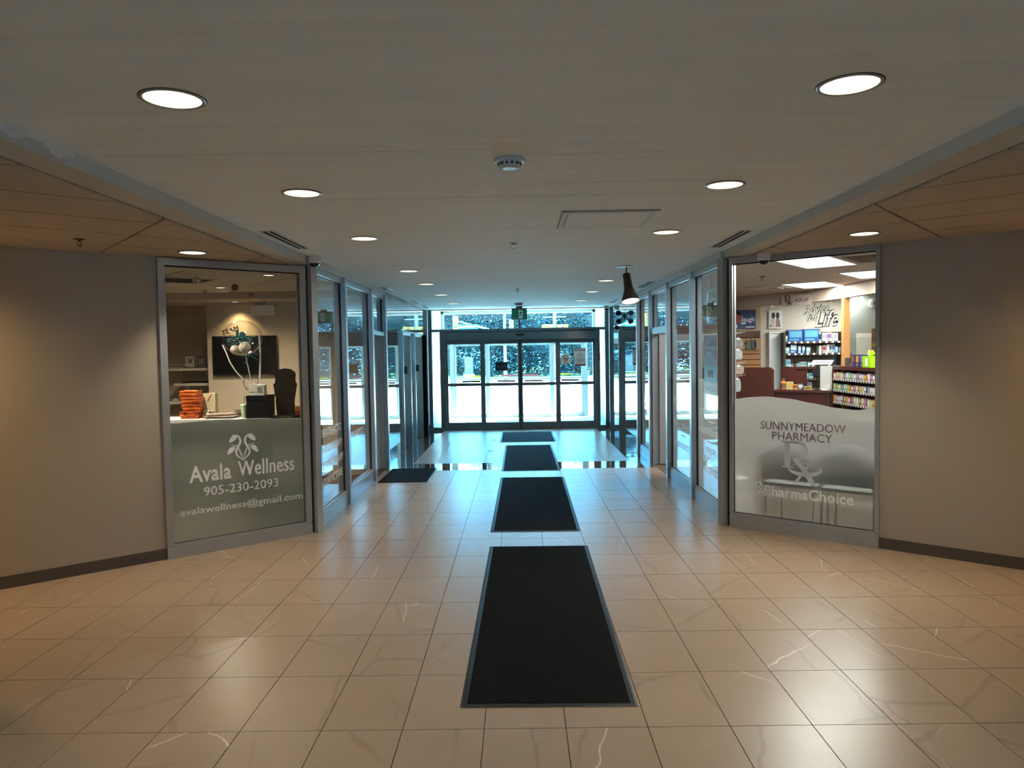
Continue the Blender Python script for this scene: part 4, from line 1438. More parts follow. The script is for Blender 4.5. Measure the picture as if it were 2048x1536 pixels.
# reception desk
YD = 8.75
ZD = 1.06
dk = thing('reception_desk', 'pale reception desk behind the frosted clinic window', 'desk', (-3.45, YD, 0), 0)
bx(-1.0, 1.0, 0, .5, ZD - .04, ZD).build('counter_top', mat('desk_top', (.58, .60, .58), .45), dk)
bx(-.96, .96, .06, .12, .08, ZD - .04).build('front_panel', mat('desk_front', (.42, .40, .36), .6), dk)
for s in (-1, 1):
    bx(s * .93 - .03, s * .93 + .03, .12, .48, 0, ZD - .04).build('side_panel', mat('desk_side', (.16, .14, .12), .6), dk)
bx(-.9, .9, .13, .46, .5, .53).build('inner_shelf', mat('desk_side', (.16, .14, .12), .6), dk)
# dark filing column seen dimly through the film
for x_, lb in ((-4.25, 'dim dark cabinet seen through the left part of the clinic film'), (-3.05, 'dim narrow cabinet seen through the middle of the clinic film')):
    e = thing('low_cabinet', lb, 'cabinet', (x_, 8.2, 0), 0)
    bx(-.11, .11, 0, .4, 0, .86).build('body', mat('cabinet_dark', (.07, .07, .07), .6), e)
    bx(-.10, .10, -.012, 0, .05, .82).build('door', mat('cabinet_dark2', (.09, .09, .09), .5), e)
    bx(.06, .08, -.03, -.012, .4, .55).build('handle', STEEL, e)


def dz(px_, py_):
    return at_y(px_, py_, YD + .22)


# orange boxes
OR = [mat('orange_card', (.58, .12, .015), .5), mat('orange_card_dark', (.38, .06, .012), .5), mat('orange_card_brown', (.24, .05, .015), .5)]
a, b = dz(366, 838), dz(405, 838)
bw = b.x - a.x
nb = 8
hz = (dz(385, 781).z - ZD) / nb
for k in range(nb):
    e = thing('orange_box', 'orange carton in the tilted clinic pile, %s from the bottom' % ['first', 'second', 'third', 'fourth', 'fifth', 'sixth', 'seventh', 'eighth'][k], 'box',
              ((a.x + b.x) / 2 + rnd.uniform(-.02, .02), YD + .22, ZD + k * hz + .0005), rnd.uniform(-.12, .25), 'pile of orange cartons')
    bx(-bw * .42, bw * .42, -.09, .09, 0, hz * .62).build('tray', OR[(k + 1) % 2], e)
    bx(-bw * .44, bw * .44, -.094, .094, hz * .62, hz - .001).build('lid', OR[0 if k != 1 else 2], e)
    bx(-bw * .2, bw * .2, -.0955, -.094, hz * .66, hz * .95).build('lid_label', OR[1], e)

# black box with gift box and balloon
a, b = dz(502, 836), dz(545, 836)
cxb, wb_ = (a.x + b.x) / 2, (b.x - a.x)
hb = dz(523, 790).z - ZD
e = thing('black_box', 'square black box on the clinic desk under the white gift box', 'box', (cxb, YD + .2, ZD + .0005), .05)
m = MB().box(-wb_ / 2, wb_ / 2, -.13, .13, 0, hb - .03); m.build('body', BLACKM, e)
bx(-wb_ / 2 - .004, wb_ / 2 + .004, -.134, .134, hb - .05, hb).build('lid', BLACKM, e)
gb = dz(518, 790); gt = dz(518, 769)
gw = dz(532, 780).x - dz(503, 780).x
gh = gt.z - gb.z
gx = dz(517, 780).x
e = thing('gift_box', 'small white gift box with black print on the black box', 'box', (gx, YD + .2, ZD + hb + .001), .1)
bx(-gw / 2, gw / 2, -.07, .07, 0, gh).build('body', mat('gift_white', (.62, .60, .54), .6), e)
m = MB()
for k in range(5):
    m.box(gw * .05, gw * (.42 - .05 * (k % 2)), -.0715, -.07, gh * (.75 - k * .12), gh * (.79 - k * .12))
m.box(-gw * .5, -gw * .08, -.0715, -.07, gh * .3, gh * .33)
m.build('print', BLACKM, e)
MB().prism_y([(-gw * .55, gh), (-gw * .15, gh), (-gw * .3, gh * 1.2), (-gw * .6, gh * 1.15)], -.02, .02).build('flap', mat('gift_white', (.6, .6, .5), .6), e)

bc = dz(486, 676)
br_ = (dz(523, 676).x - dz(448, 676).x) / 2
e = thing('balloon', 'clear round balloon with team lettering and teal fill on ribbons', 'balloon', (bc.x, YD + .2, bc.z), 0)
prof = [(max(.002, br_ * math.sin(R(a_))), -br_ * .93 * math.cos(R(a_))) for a_ in range(0, 181, 9)]
MB().lathe(prof, 40, caps=False).build('clear_skin', glass('balloon_skin', (.90, .90, .90), .05), e, True)
TEAL = mat('teal_vinyl', (.0, .10, .13), .5)
tm = text('TEAM', BLACKM, e, 0, 0, y=0, w=br_ * .92, h=br_ * .25, bold=.03)
tm.rotation_euler = (0, R(-17), 0); tm.location = (-br_ * .34, -br_ * .78, br_ * .38)
text('la', TEAL, e, br_ * .28, br_ * .20, y=-br_ * .9, w=br_ * .55, h=br_ * .42, bold=.06, name='teal_name')
# teal shreds inside
m = MB()
for k in range(260):
    u, v_ = rnd.uniform(-.82, .55), rnd.uniform(-.42, .12)
    yy = rnd.uniform(-.5, .4)
    if u * u + v_ * v_ + yy * yy > .78: continue
    s_ = rnd.uniform(.05, .11)
    m.poly([(br_ * (u + rnd.uniform(-s_, s_)), br_ * (yy + rnd.uniform(-s_, s_)), br_ * (v_ + rnd.uniform(-s_, s_))) for _ in range(3)])
sh2 = m.build('teal_shreds', TEAL, e); sh2['kind'] = 'stuff'
CREAM = mat('cream_cloud', (.58, .52, .42), .7)
for (cx_, r__) in ((-.27, .26), (.22, .31)):
    o = MB().lathe([(max(.002, br_ * r__ * math.sin(R(a_))), -br_ * r__ * math.cos(R(a_))) for a_ in range(0, 181, 18)], 20, caps=False).build('cloud_puff', CREAM, e, True)
    o.location = (br_ * cx_, -br_ * .3, -br_ * (.62 if cx_ < 0 else .52))
MB().lathe([(br_ * .5, -br_ * .80), (br_ * .28, -br_ * .91), (.01, -br_ * .94)], 24, caps=False).build('base_fill', CREAM, e, True)
RIB = mat('satin_ribbon', (.55, .50, .48), .35)
zb = ZD + hb + gh - bc.z
MB().tube([(br_ * .22, -.05, -br_ * .93), (br_ * .42, -.03, -br_ * 2.2), (gx - bc.x, 0, zb)], .006, 6).build('balloon_stick', RIB, e)


def strap(pts, w, th=.002):
    m = MB()
    for (x0, y0, z0), (x1, y1, z1) in zip(pts, pts[1:]):
        m.v += [(x0 - w / 2, y0, z0), (x0 + w / 2, y0, z0), (x1 + w / 2, y1, z1), (x1 - w / 2, y1, z1), (x0 - w / 2, y0 + th, z0), (x0 + w / 2, y0 + th, z0), (x1 + w / 2, y1 + th, z1), (x1 - w / 2, y1 + th, z1)]
        n = len(m.v) - 8
        for q_ in ((0, 1, 2, 3), (7, 6, 5, 4), (0, 3, 7, 4), (1, 5, 6, 2)):
            m.face(tuple(n + i for i in q_))
    return m


def sl(px_, py_):
    p = dz(px_, py_)
    return (p.x - bc.x, -.04, p.z - bc.z)


strap([sl(449, 690), sl(456, 705), sl(464, 725), sl(475, 742), sl(489, 757), sl(503, 763), sl(512, 768)], .016).build('ribbon', RIB, e)
strap([sl(521, 668), sl(523, 690), sl(524, 720), sl(522, 768)], .022).build('ribbon', RIB, e)
BOW = mat('teal_bow', (.01, .16, .22), .4)
for pts in ([(502, 708), (493, 710), (489, 713), (497, 713)], [(502, 710), (497, 718), (494, 727)], [(504, 709), (513, 706), (518, 709), (507, 711)], [(505, 711), (514, 717), (522, 721)]):
    strap([sl(*q_) for q_ in pts], .022).build('bow_loop', BOW, e)

# jewellery bust
a, b = dz(549, 835), dz(594, 835)
hb2 = dz(571, 737).z - ZD
bw = b.x - a.x
e = thing('display_bust', 'tall black jewellery display bust on the clinic desk', 'bust', ((a.x + b.x) / 2, YD + .24, ZD + .001), 0)
ol = [(-.36, 0), (.36, 0), (.38, .12), (.36, .3), (.40, .42), (.5, .68), (.46, .69), (.42, .75), (.45, .88), (.42, .92), (.25, .98), (0, 1), (-.25, .98), (-.45, .92), (-.48, .90), (-.40, .80), (-.42, .70), (-.5, .68), (-.44, .45), (-.40, .40), (-.42, .30)]
m = MB().prism_y([(x_ * bw, z_ * hb2) for x_, z_ in ol], -.03, .03)
m.build('bust_panel', BLACKM, e)
bx(-bw * .40, bw * .40, -.06, .10, 0, .015).build('base', BLACKM, e)
m = MB().prism_y([(-.05, .02), (.05, .02), (.04, hb2 * .6), (-.04, hb2 * .6)], .03, .09); m.build('easel_back', BLACKM, e)
# low dark tray beside the bust
p = dz(575, 836)
e = thing('display_tray', 'low black tray with brass trim under the display bust', 'tray', (p.x + .06, YD + .08, ZD + .0005), 0)
bx(-.20, .16, -.06, .05, 0, .03).build('tray', BLACKM, e)
bx(-.10, .06, -.062, -.06, .012, .02).build('brass_trim', mat('brass', (.55, .38, .12), .3, metal=.9), e)
p = dz(600, 836)
e = thing('red_box', 'small red and orange box at the right end of the clinic desk', 'box', (p.x - .01, YD + .3, ZD + .0005), .1)
bx(-.06, .06, -.06, .06, 0, .07).build('body', mat('deep_red', (.28, .02, .02), .5), e)
bx(-.064, .064, -.064, .064, .07, .12).build('lid', mat('orange_lid', (.5, .16, .03), .5), e)
# cup with straw
p = dz(495, 836)
e = thing('drinking_cup', 'pale green cup with straw on the clinic desk', 'cup', (p.x, YD + .14, ZD + .0005), 0)
MB().lathe([(.035, 0), (.05, .15), (.047, .15), (.034, .005)], 24).build('cup', mat('pale_green', (.52, .60, .40), .5), e, False)
MB().lathe([(.051, .15), (.053, .158), (.046, .168)], 24).build('lid', mat('cup_lid', (.45, .62, .40), .4), e)
MB().tube([(0, 0, .1), (-.005, 0, .26)], .005, 6).build('straw', mat('green_straw', (.05, .22, .06), .5), e)
papers('untidy pile of papers in the middle of the clinic desk', 445, 836, YD + .2, .34, .22, 5, PW, .2, ZD + .0005)
papers('higher stack of papers behind the pale green cup', 483, 836, YD + .40, .15, .14, 8, PW[:2], -.1, ZD + .0005)
# floral ornament behind orange boxes
p = dz(414, 836)
e = thing('flower_bag', 'cream printed bag with flowers behind the orange cartons', 'bag', (p.x, YD + .34, ZD + .0005), 0)
bx(-.075, .075, -.04, .04, 0, .30).build('bag', mat('bag_cream', (.42, .36, .24), .8, var=(30, .4)), e)
m = MB(); m.ribbon([(-.02, .2), (.01, .25), (.03, .29)], .012, -.041); m.build('red_print', mat('deep_red', (.28, .02, .02), .5), e)
for k in range(9):
    o = MB().lathe([(.004, -.018), (.022, -.008), (.026, .004), (.012, .016), (.002, .018)], 10).build('blossom', PW[2] if k % 2 else CREAM, e, True)
    o.location = (rnd.uniform(-.09, .06), -.07 + rnd.uniform(-.015, .02), .02 + (k % 3) * .03)


# hanging ornaments
def bauble(label, px_, py_, Y, r_, m_):
    p = at_y(px_, py_, Y)
    e = thing('hanging_bauble', label, 'ornament', (p.x, Y, ZT), 0)
    d = p.z - ZT
    MB().lathe([(max(.001, r_ * math.sin(R(a_))), d - r_ * math.cos(R(a_))) for a_ in range(0, 181, 15)], 22, caps=False).build('ball', m_, e, True)
    MB().lathe([(.008, d + r_ - .002), (.008, d + r_ + .012)], 10).build('cap', STEEL, e)
    MB().tube([(0, 0, d + r_ + .01), (0, 0, 0)], .0012, 5).build('thread', mat('thread', (.5, .45, .4), .6), e)


bauble('silver glitter ball hanging in the clinic at left', 393, 561, 8.0, .043, mat('silver_glitter', (.6, .56, .5), .25, metal=.9, var=(120, .6)))
bauble('dark red ball hanging in the clinic', 470, 575, 8.4, .041, mat('red_ball', (.16, .008, .012), .3))
bauble('copper striped ball hanging in the clinic above the television', 502, 592, 9.0, .04, mat('copper_ball', (.45, .22, .12), .25, metal=.9, var=(25, .6)))

# ================================================================== pharmacy behind the right window
PWALL = mat('pharmacy_wall', (.56, .49, .42), .75)
YP = 14.4
o = bx(XW + .4, 8.2, YP, YP + .12, 0, ZT).build('wall_back', PWALL); struct(o, 'taupe back wall of the pharmacy behind the dispensary shelves', 'wall')
o = bx(8.1, 8.2, 3.9, YP, 0, ZT).build('wall_right', PWALL); struct(o, 'far side wall inside the pharmacy', 'wall')
# bulkhead over the dispensary
bp_ = [(2.6, 14.35), (3.86, 13.05), (4.30, 12.5), (4.62, 12.0), (4.74, 11.5), (4.79, 10.95), (4.80, 9.4), (4.80, 8.6)]
m = MB()
for (x0, y0), (x1, y1) in zip(bp_, bp_[1:]):
    m.prism_z([(x0, y0), (x1, y1), (x1 + .14, y1 + .05), (x0 + .10, y0 + .12)], ZT - .19, ZT - .0005)
o = m.build('trim_16', mat('bulkhead_paint', (.56, .43, .36), .75)); struct(o, 'curved rosy bulkhead above the dispensary counter', 'bulkhead')
# oak post
pX = at_y(1685.5, 700, 10.9).x
o = bx(pX, pX + .085, 10.86, 10.95, 0, ZT - .001).build('trim_17', OAKP); struct(o, 'honey oak post standing at the dispensary corner', 'post')


def troffer(label, x, y, rz, l=1.2, w=.6, pw=None):
    e = thing('troffer_light', label, 'light', (x, y, ZT), rz)
    l2, w2 = l / 2, w / 2
    m = MB().box(-l2 - .02, l2 + .02, -w2 - .02, -w2, -.008, 0).box(-l2 - .02, l2 + .02, w2, w2 + .02, -.008, 0).box(-l2 - .02, -l2, -w2, w2, -.008, 0).box(l2, l2 + .02, -w2, w2, -.008, 0)
    m.build('frame', WHITE, e)
    bx(-l2, l2, -w2, w2, -.006, -.001).build('diffuser', TROFF, e)
    al = bpy.data.lights.new('troffer_lamp', 'AREA'); al.shape = 'RECTANGLE'; al.size = l; al.size_y = w; al.energy = pw or P_TROFFER; al.color = (1.0, .97, .92)
    ao = bpy.data.objects.new('troffer_lamp', al); COL.objects.link(ao); ao.parent = e; ao.location = (0, 0, -.012)
    return e


RZT = R(51)
troffer('bright ceiling panel light nearest the pharmacy window', 3.18, 7.88, RZT, 1.05, .52)
troffer('bright ceiling panel light at the right edge of the pharmacy window', 4.46, 9.28, RZT, 1.0, .55)
troffer('bright ceiling panel light farthest back in the pharmacy', 4.31, 10.78, RZT, 1.02, .58)
troffer('ceiling panel light hidden right of the pharmacy window', 6.4, 8.6, RZT, 1.2, .6)
troffer('ceiling panel light over the dispensary out of view', 5.9, 13.3, RZT, 1.2, .6, 55)
for k, (px_, py_, lb) in enumerate(((1542, 611, 'by the portrait poster'), (1660, 602, 'by the advice lettering'), (1706, 594.5, 'right of the oak post'))):
    p = at_z(px_, py_, ZT - .19)
    downlight('small round light under the pharmacy bulkhead ' + lb, p.x + .06, p.y + .10, ZT - .195, 14, 'bulkhead lights', .05, (1, .95, .85), R(150))
p = at_z(1545, 574.5, ZT)
e = thing('ceiling_vent', 'square white diffuser in the pharmacy ceiling', 'air vent', (p.x, p.y, ZT), RZT)
for k in range(3):
    r_ = .3 - k * .09
    m = MB().box(-r_, r_, -r_, -r_ + .03, -.01 - .006 * k, -.0).box(-r_, r_, r_ - .03, r_, -.01 - .006 * k, 0).box(-r_, -r_ + .03, -r_ + .03, r_ - .03, -.01 - .006 * k, 0).box(r_ - .03, r_, -r_ + .03, r_ - .03, -.01 - .006 * k, 0)
    m.build('louvre_ring', WHITE, e)
bx(-.09, .09, -.09, .09, -.012, 0).build('core', mat('vent_shadow', (.12, .10, .09), .8), e)
p = at_z(1735, 517, ZT)
e = thing('ceiling_vent', 'dark slatted air vent at the top right of the pharmacy window', 'air vent', (p.x, p.y, ZT), RZT)
bx(-.32, .32, -.16, .16, -.008, 0).build('frame', mat('vent_brown', (.22, .15, .12), .6), e)
for k in range(5):
    bx(-.28, .28, -.13 + k * .055, -.10 + k * .055, -.014, -.008).build('slat', mat('vent_shadow', (.12, .10, .09), .8), e)
p = at_z(1524, 553, ZT); sprinkler('sprinkler head in the pharmacy ceiling', p.x, p.y, ZT, False)


def wallpanel(name, label, cat, px0, py0, px1, py1, Y, m_, th=.012):
    a, b = at_y(px0, py0, Y), at_y(px1, py1, Y)
    e = thing(name, label, cat, ((a.x + b.x) / 2, Y, (a.z + b.z) / 2), 0)
    w_, h_ = (b.x - a.x) / 2, (a.z - b.z) / 2
    bx(-w_, w_, -th, 0, -h_, h_).build('panel', m_, e)
    return e, w_, h_


# slatwall at left with poster above
YS = 13.6
a, b = at_y(1466, 612, YS), at_y(1521, 738, YS)
o = bx(a.x - .8, b.x, YS, YS + .1, 0, ZT - .001).build('wall_back', mat('tan_wall', (.50, .38, .27), .75)); struct(o, 'tan wall strip behind the slatwall in the pharmacy', 'wall')
sw_ = thing('slatwall', 'honey oak slatwall panel with hanging bags in the pharmacy', 'slatwall', ((a.x + b.x) / 2, YS - .003, 0), 0)
w_ = (b.x - a.x) / 2
z1 = at_y(1500, 672, YS).z
z = .3
while z < z1 - .05:
    bx(-w_ - .1, w_, -.022, 0, z, z + .085).build('slat', SLATW, sw_)
    bx(-w_ - .1, w_, -.008, 0, z + .085, z + .1).build('groove', mat('groove', (.10, .04, .015), .8), sw_)
    z += .1
bx(-w_ - .1, w_ - .02, -.05, -.002, z1 - .02, z1 + .09).build('header_board', MAHOG, sw_)
BLUEP = mat('poster_blue', (.025, .06, .20), .5)
e, w_, h_ = wallpanel('wall_poster', 'blue poster reading laugh above the slatwall', 'poster', 1466, 620, 1511, 658, YS, BLUEP)
text('laugh', LETTER, e, w_ * .32, -h_ * .05, y=-.0135, w=w_ * 1.15, h=h_ * .62, bold=.01)
m = MB(); m.ribbon([(-w_ * .5, h_ * .5), (-w_ * .7, 0), (-w_ * .4, -h_ * .3)], .10, -.0125); m.build('figure_red', mat('poster_red', (.35, .05, .06), .5), e)
m = MB(); m.ribbon([(-w_ * .8, -h_ * .5), (-w_ * .75, -h_ * .9)], .05, -.0125).ribbon([(-w_ * .3, -h_ * .35), (-w_ * .05, -h_ * .42), (w_ * .1, -h_ * .3)], .03, -.0125).ribbon([(w_ * .1, -h_ * .78), (w_ * .9, -h_ * .78)], .015, -.0125)
m.build('figure_white', LETTER, e)
m = MB(); m.ribbon([(-w_ * .6, h_ * .55), (-w_ * .45, h_ * .75)], .08, -.0126); m.build('figure_dark', BLACKM, e)
e, w_, h_ = wallpanel('wall_poster', 'white portrait poster with two dark haired figures', 'poster', 1537, 621, 1564, 657, 14.38, mat('poster_white', (.66, .66, .64), .5))
for s in (-1, 1):
    m = MB().ribbon(arc(s * w_ * .32, h_ * .45, w_ * .12, h_ * .25, 90, 450, 16), w_ * .28, -.0125); m.build('hair', mat('hair_dark', (.03, .02, .018), .6), e)
    m = MB().ribbon([(s * w_ * .3, h_ * .2), (s * w_ * .36, -h_ * .2), (s * w_ * .42, -h_ * .85)], [w_ * .3, w_ * .6, w_ * .75], -.0124)
    m.build('garment', mat('garment_%d' % s, (.55, .42, .42) if s < 0 else (.25, .15, .15), .6), e)
m = MB(); m.ribbon([(-w_ * .9, -h_ * .7), (-w_ * .55, -h_ * .7)], .05, -.0125); m.build('caption', LETTER_G, e)

# advice lettering on the back wall
ad = thing('wall_lettering', 'dark outlined script lettering Advice for Life on the pharmacy wall', 'sign', (at_y(1640, 640, YP).x, YP, at_y(1640, 640, YP).z), 0)
DK = mat('letter_dark', (.03, .028, .025), .6)


def script(s_, px0, px1, py0, py1, bold):
    a, b = at_y(px0, py0, YP), at_y(px1, py1, YP)
    cx_, cz_ = (a.x + b.x) / 2 - ad.location.x, (a.z + b.z) / 2 - ad.location.z
    w_, h_ = b.x - a.x, a.z - b.z
    o1 = text(s_, DK, ad, 0, 0, y=-.004, w=w_, h=h_, bold=.075, shear=.45, name='letter_outline')
    o2 = text(s_, mat('letter_fill', (.66, .60, .52), .6), ad, 0, 0, y=-.008, w=w_ * .975, h=h_ * .90, bold=.0, shear=.45, name='letter_face')
    for o_ in (o1, o2):
        o_.location = (cx_, 0, cz_); o_.rotation_euler = (0, R(-4), 0)


script('Advice', 1605, 1660, 608, 627, .05)
script('for', 1612, 1637, 625, 642, .05)
script('Life', 1628, 1677, 620, 654, .05)
# Rx pick-up sign under the bulkhead
p = at_y(1594, 601, 12.02)
e = thing('pickup_sign', 'grey hanging sign reading Rx pick-up under the bulkhead', 'sign', (p.x - .02, 12.0, p.z), R(-57))
w_ = .28
bx(-w_, w_, 0, .01, -.085, .085).build('board', mat('sign_mauve', (.50, .40, .36), .6), e)
rx_logo(e, -.16, 0.02, .14, DK, -.001)
text('PICK-UP', DK, e, .10, 0, y=-.001, w=.24, h=.055, bold=.02)
for s in (-1, 1):
    bx(s * .22 - .01, s * .22 + .01, .01, .05, -.01, .01).build('standoff', STEEL, e)

# back shelves
YSH = 14.14
a, b = at_y(1570, 662, YSH), at_y(1686, 662, YSH)
su = thing('shelf_unit', 'dark wooden dispensary shelves full of medicine boxes', 'shelf unit', ((a.x + b.x) / 2, YSH, 0), 0)
sw2 = (b.x - a.x) / 2
DWOOD = wood_mat('dark_walnut', (.06, .035, .028), (.11, .065, .05), 5, .5)
bx(-sw2, sw2, .22, .25, .2, at_y(1620, 664, YSH).z).build('back_panel', DWOOD, su)
SHZ = []
for py_ in (682.5, 706, 734, 757, 777):
    z_ = at_y(1630, py_, YSH).z
    SHZ.append(z_)
    bx(-sw2, sw2, 0, .22, z_ - .02, z_).build('shelf_board', mat('shelf_glass', (.30, .36, .36), .2), su)
    bx(-sw2, sw2, -.004, 0, z_ - .035, z_ + .002).build('price_rail', DWOOD, su)
for s in (-1, 1):
    bx(s * sw2 - .015, s * sw2 + .015, 0, .24, 0, at_y(1620, 664, YSH).z).build('side_panel', DWOOD, su)
bx(-sw2 + .015, sw2 - .015, 0, .24, 0, .2).build('plinth', DWOOD, su)

PAL = {'white': (.70, .74, .74), 'blue': (.02, .10, .34), 'sky': (.10, .38, .58), 'teal': (.05, .30, .34), 'navy': (.03, .04, .14), 'red': (.42, .03, .04), 'pink': (.55, .25, .26),
       'orange': (.55, .20, .05), 'yellow': (.62, .48, .06), 'green': (.18, .42, .08), 'cream': (.62, .54, .42), 'brown': (.20, .10, .06), 'grey': (.30, .32, .34), 'purple': (.22, .12, .28)}


def pm(c):
    return mat('pack_' + c, PAL[c], .42)


_PK = {}


def pack(name, label, cat, group, loc, rz, w, d, h, body, face, kind='box', parent_rot=0.0):
    """carton with printed front panel and tuck flap line, or a capped bottle"""
    key = (kind, round(w, 3), round(d, 3), round(h, 3), body, face)
    if key not in _PK:
        if kind == 'bottle':
            m = MB().lathe([(w * .42, 0), (w * .48, h * .04), (w * .48, h * .68), (w * .3, h * .76), (w * .22, h * .78)], 12)
            m.cur = 1
            m.lathe([(w * .28, h * .78), (w * .28, h), (w * .2, h)], 12)
            m.lathe([(w * .488, h * .15), (w * .488, h * .55)], 12, caps=False)
        else:
            m = MB().box(-w / 2, w / 2, 0, d, 0, h)
            m.cur = 1
            m.box(-w * .42, w * .42, -.0015, 0, h * .35, h * .88).box(-w * .42, w * .2, -.0015, 0, h * .10, h * .22)
            m.box(-w * .5, w * .5, d * .3, d * .34, h, h + .001)
        _PK[key] = m.mesh(name, [pm(body), pm(face)])
    o = bpy.data.objects.new(name, _PK[key]); COL.objects.link(o)
    o.location = loc; o.rotation_euler = (0, 0, rz)
    return tag(o, label, cat, group)


NTH = ['leftmost', 'second from left', 'third from left', 'fourth from left', 'fifth from left', 'sixth from left', 'seventh from left', 'eighth from left', 'ninth from left', 'tenth from left',
       'eleventh from left', 'twelfth from left', 'thirteenth from left', 'fourteenth from left', 'fifteenth from left', 'sixteenth from left', 'seventeenth from left', 'eighteenth from left', 'nineteenth from left', 'twentieth from left',
       'twenty-first from left', 'twenty-second from left', 'twenty-third from left', 'twenty-fourth from left', 'twenty-fifth from left', 'twenty-sixth from left']


def shelf_items(z, items, rowname):
    """items: (px0, px1, height, body, face, kind)"""
    for k, (x0, x1, h_, bo, fa, kd) in enumerate(items):
        a, b = at_y(x0, 700, YSH + .04), at_y(x1, 700, YSH + .04)
        w = b.x - a.x
        pack('medicine_bottle' if kd == 'bottle' else 'medicine_box', '%s and %s %s on the %s dispensary shelf, %s' % (bo, fa, 'bottle' if kd == 'bottle' else 'box', rowname, NTH[k]), kd, rowname + ' dispensary shelf items',
             ((a.x + b.x) / 2, YSH + (.06 if kd == 'box' else .1), z + .0005), 0, w * .96, .14, h_, bo, fa, kd)


px_m = 14.0 / 1470
shelf_items(SHZ[0], [(1571, 1576, .12, 'teal', 'white', 'box'), (1577, 1607, .225, 'blue', 'sky', 'box'), (1608, 1639, .235, 'blue', 'sky', 'box'), (1640, 1643.5, .24, 'white', 'navy', 'bottle'), (1645, 1652, .155, 'white', 'grey', 'box'), (1653, 1665, .16, 'white', 'purple', 'box'), (1666, 1677, .15, 'white', 'grey', 'box')], 'top')
for k, (xa, xb) in enumerate(((1577, 1607), (1608, 1639))):   # white flash on the two big blue boxes
    pass
shelf_items(SHZ[1], [(1571, 1580, .12, 'sky', 'white', 'box'), (1581, 1595, .18, 'blue', 'white', 'box'), (1597, 1603, .14, 'sky', 'white', 'box'), (1605, 1611, .14, 'blue', 'white', 'box'), (1613, 1622, .115, 'teal', 'white', 'box'),
                     (1639, 1644, .14, 'white', 'cream', 'box'), (1646, 1653, .14, 'white', 'red', 'box'), (1654, 1659, .165, 'cream', 'white', 'box'), (1659.5, 1664, .155, 'white', 'navy', 'box'), (1665, 1670, .155, 'white', 'blue', 'box'), (1671, 1677, .12, 'sky', 'white', 'box'), (1678, 1683, .11, 'blue', 'grey', 'box')], 'second')
shelf_items(SHZ[2], [(1571, 1582, .15, 'white', 'sky', 'box'), (1584, 1588, .06, 'white', 'red', 'box'), (1595, 1601, .07, 'white', 'teal', 'box'), (1602, 1608, .10, 'white', 'grey', 'box'), (1609, 1614, .10, 'white', 'teal', 'box'), (1616, 1622, .095, 'teal', 'white', 'box'), (1624, 1628, .08, 'white', 'teal', 'bottle'), (1630, 1634, .06, 'white', 'brown', 'bottle')], 'third')
shelf_items(SHZ[3], [(1592, 1597, .12, 'white', 'sky', 'box'), (1598, 1602, .10, 'white', 'grey', 'box'), (1609, 1618, .11, 'sky', 'white', 'box'), (1619, 1627, .10, 'white', 'teal', 'box')], 'fourth')
shelf_items(SHZ[4], [(1592, 1608, .13, 'white', 'sky', 'box'), (1609, 1625, .12, 'white', 'grey', 'box')], 'fifth')
for r_, z_ in enumerate(SHZ[:3]):
    m = MB()
    for k in range(9):
        x_ = -sw2 + .08 + k * (2 * sw2 - .16) / 8
        m.box(x_ - .02, x_ + .02, -.006, -.004, z_ - .034, z_ + .0)
    m.build('price_tags', LETTER, su)

# white door beside the shelves
a, b = at_y(1537, 664, 14.36), at_y(1570, 740, 14.36)
e = thing('door_7', 'bright white door left of the dispensary shelves', 'door', (a.x, 14.38, 0), 0, kind='structure')
w_ = b.x - a.x; h_ = a.z
bx(.02, w_ - .02, -.04, 0, 0, h_ - .03).build('door_leaf', mat('white_door', (.74, .80, .80), .4), e)
m = MB().box(0, .02, -.06, .0, 0, h_).box(w_ - .02, w_, -.06, 0, 0, h_).box(.02, w_ - .02, -.06, 0, h_ - .03, h_); m.build('door_frame', WHITE, e)
bx(w_ * .62, w_ * .66, -.046, -.04, .1, h_ - .1).build('edge_strip', mat('pale_cyan', (.45, .70, .74), .4), e)
MB().lathe([(.02, 0), (.028, -.03), (.02, -.05)], 14, (.07, -.04, 1.0), 'y').build('knob', STEEL, e)

# room to the right of the post: pale partition with opening
a, b = at_y(1699, 600, 13.0), at_y(1760, 600, 13.0)
o = MB().box(a.x, a.x + .12, 13.0, 13.12, 0, ZT - .001).box(a.x + .12, a.x + .55, 13.0, 13.12, at_y(1720, 666, 13.0).z, ZT - .001).box(a.x + .46, a.x + 1.6, 13.0, 13.12, 0, ZT - .001).build('wall_back', mat('mint_wall', (.62, .68, .62), .7))
struct(o, 'pale mint partition with an opening right of the oak post', 'wall')
p = at_y(1744, 607, 13.0)
e = thing('wall_fan', 'round white wall fan right of the oak post', 'fan', (p.x, 13.0, p.z), 0)
MB().lathe([(.07, 0), (.09, -.03), (.09, -.07), (.06, -.09)], 20, axis='y').build('housing', WHITE, e)
MB().lathe([(.03, -.09), (.03, -.11)], 14, axis='y').build('hub', LETTER_G, e)
for k in range(6):
    MB().tube([(.03 * math.cos(k * 1.047), -.1, .03 * math.sin(k * 1.047)), (.088 * math.cos(k * 1.047), -.08, .088 * math.sin(k * 1.047))], .004, 5).build('guard_wire', WHITE, e)
e, w_, h_ = wallpanel('notice_board', 'brown cork board at the right edge of the pharmacy view', 'board', 1743, 657, 1765, 720, 12.998, mat('cork', (.32, .16, .09), .8, var=(60, .3)))
bx(-w_ * .9, -w_ * .2, -.0135, -.012, -h_ * .15, h_ * .1).build('yellow_note', pm('yellow'), e)

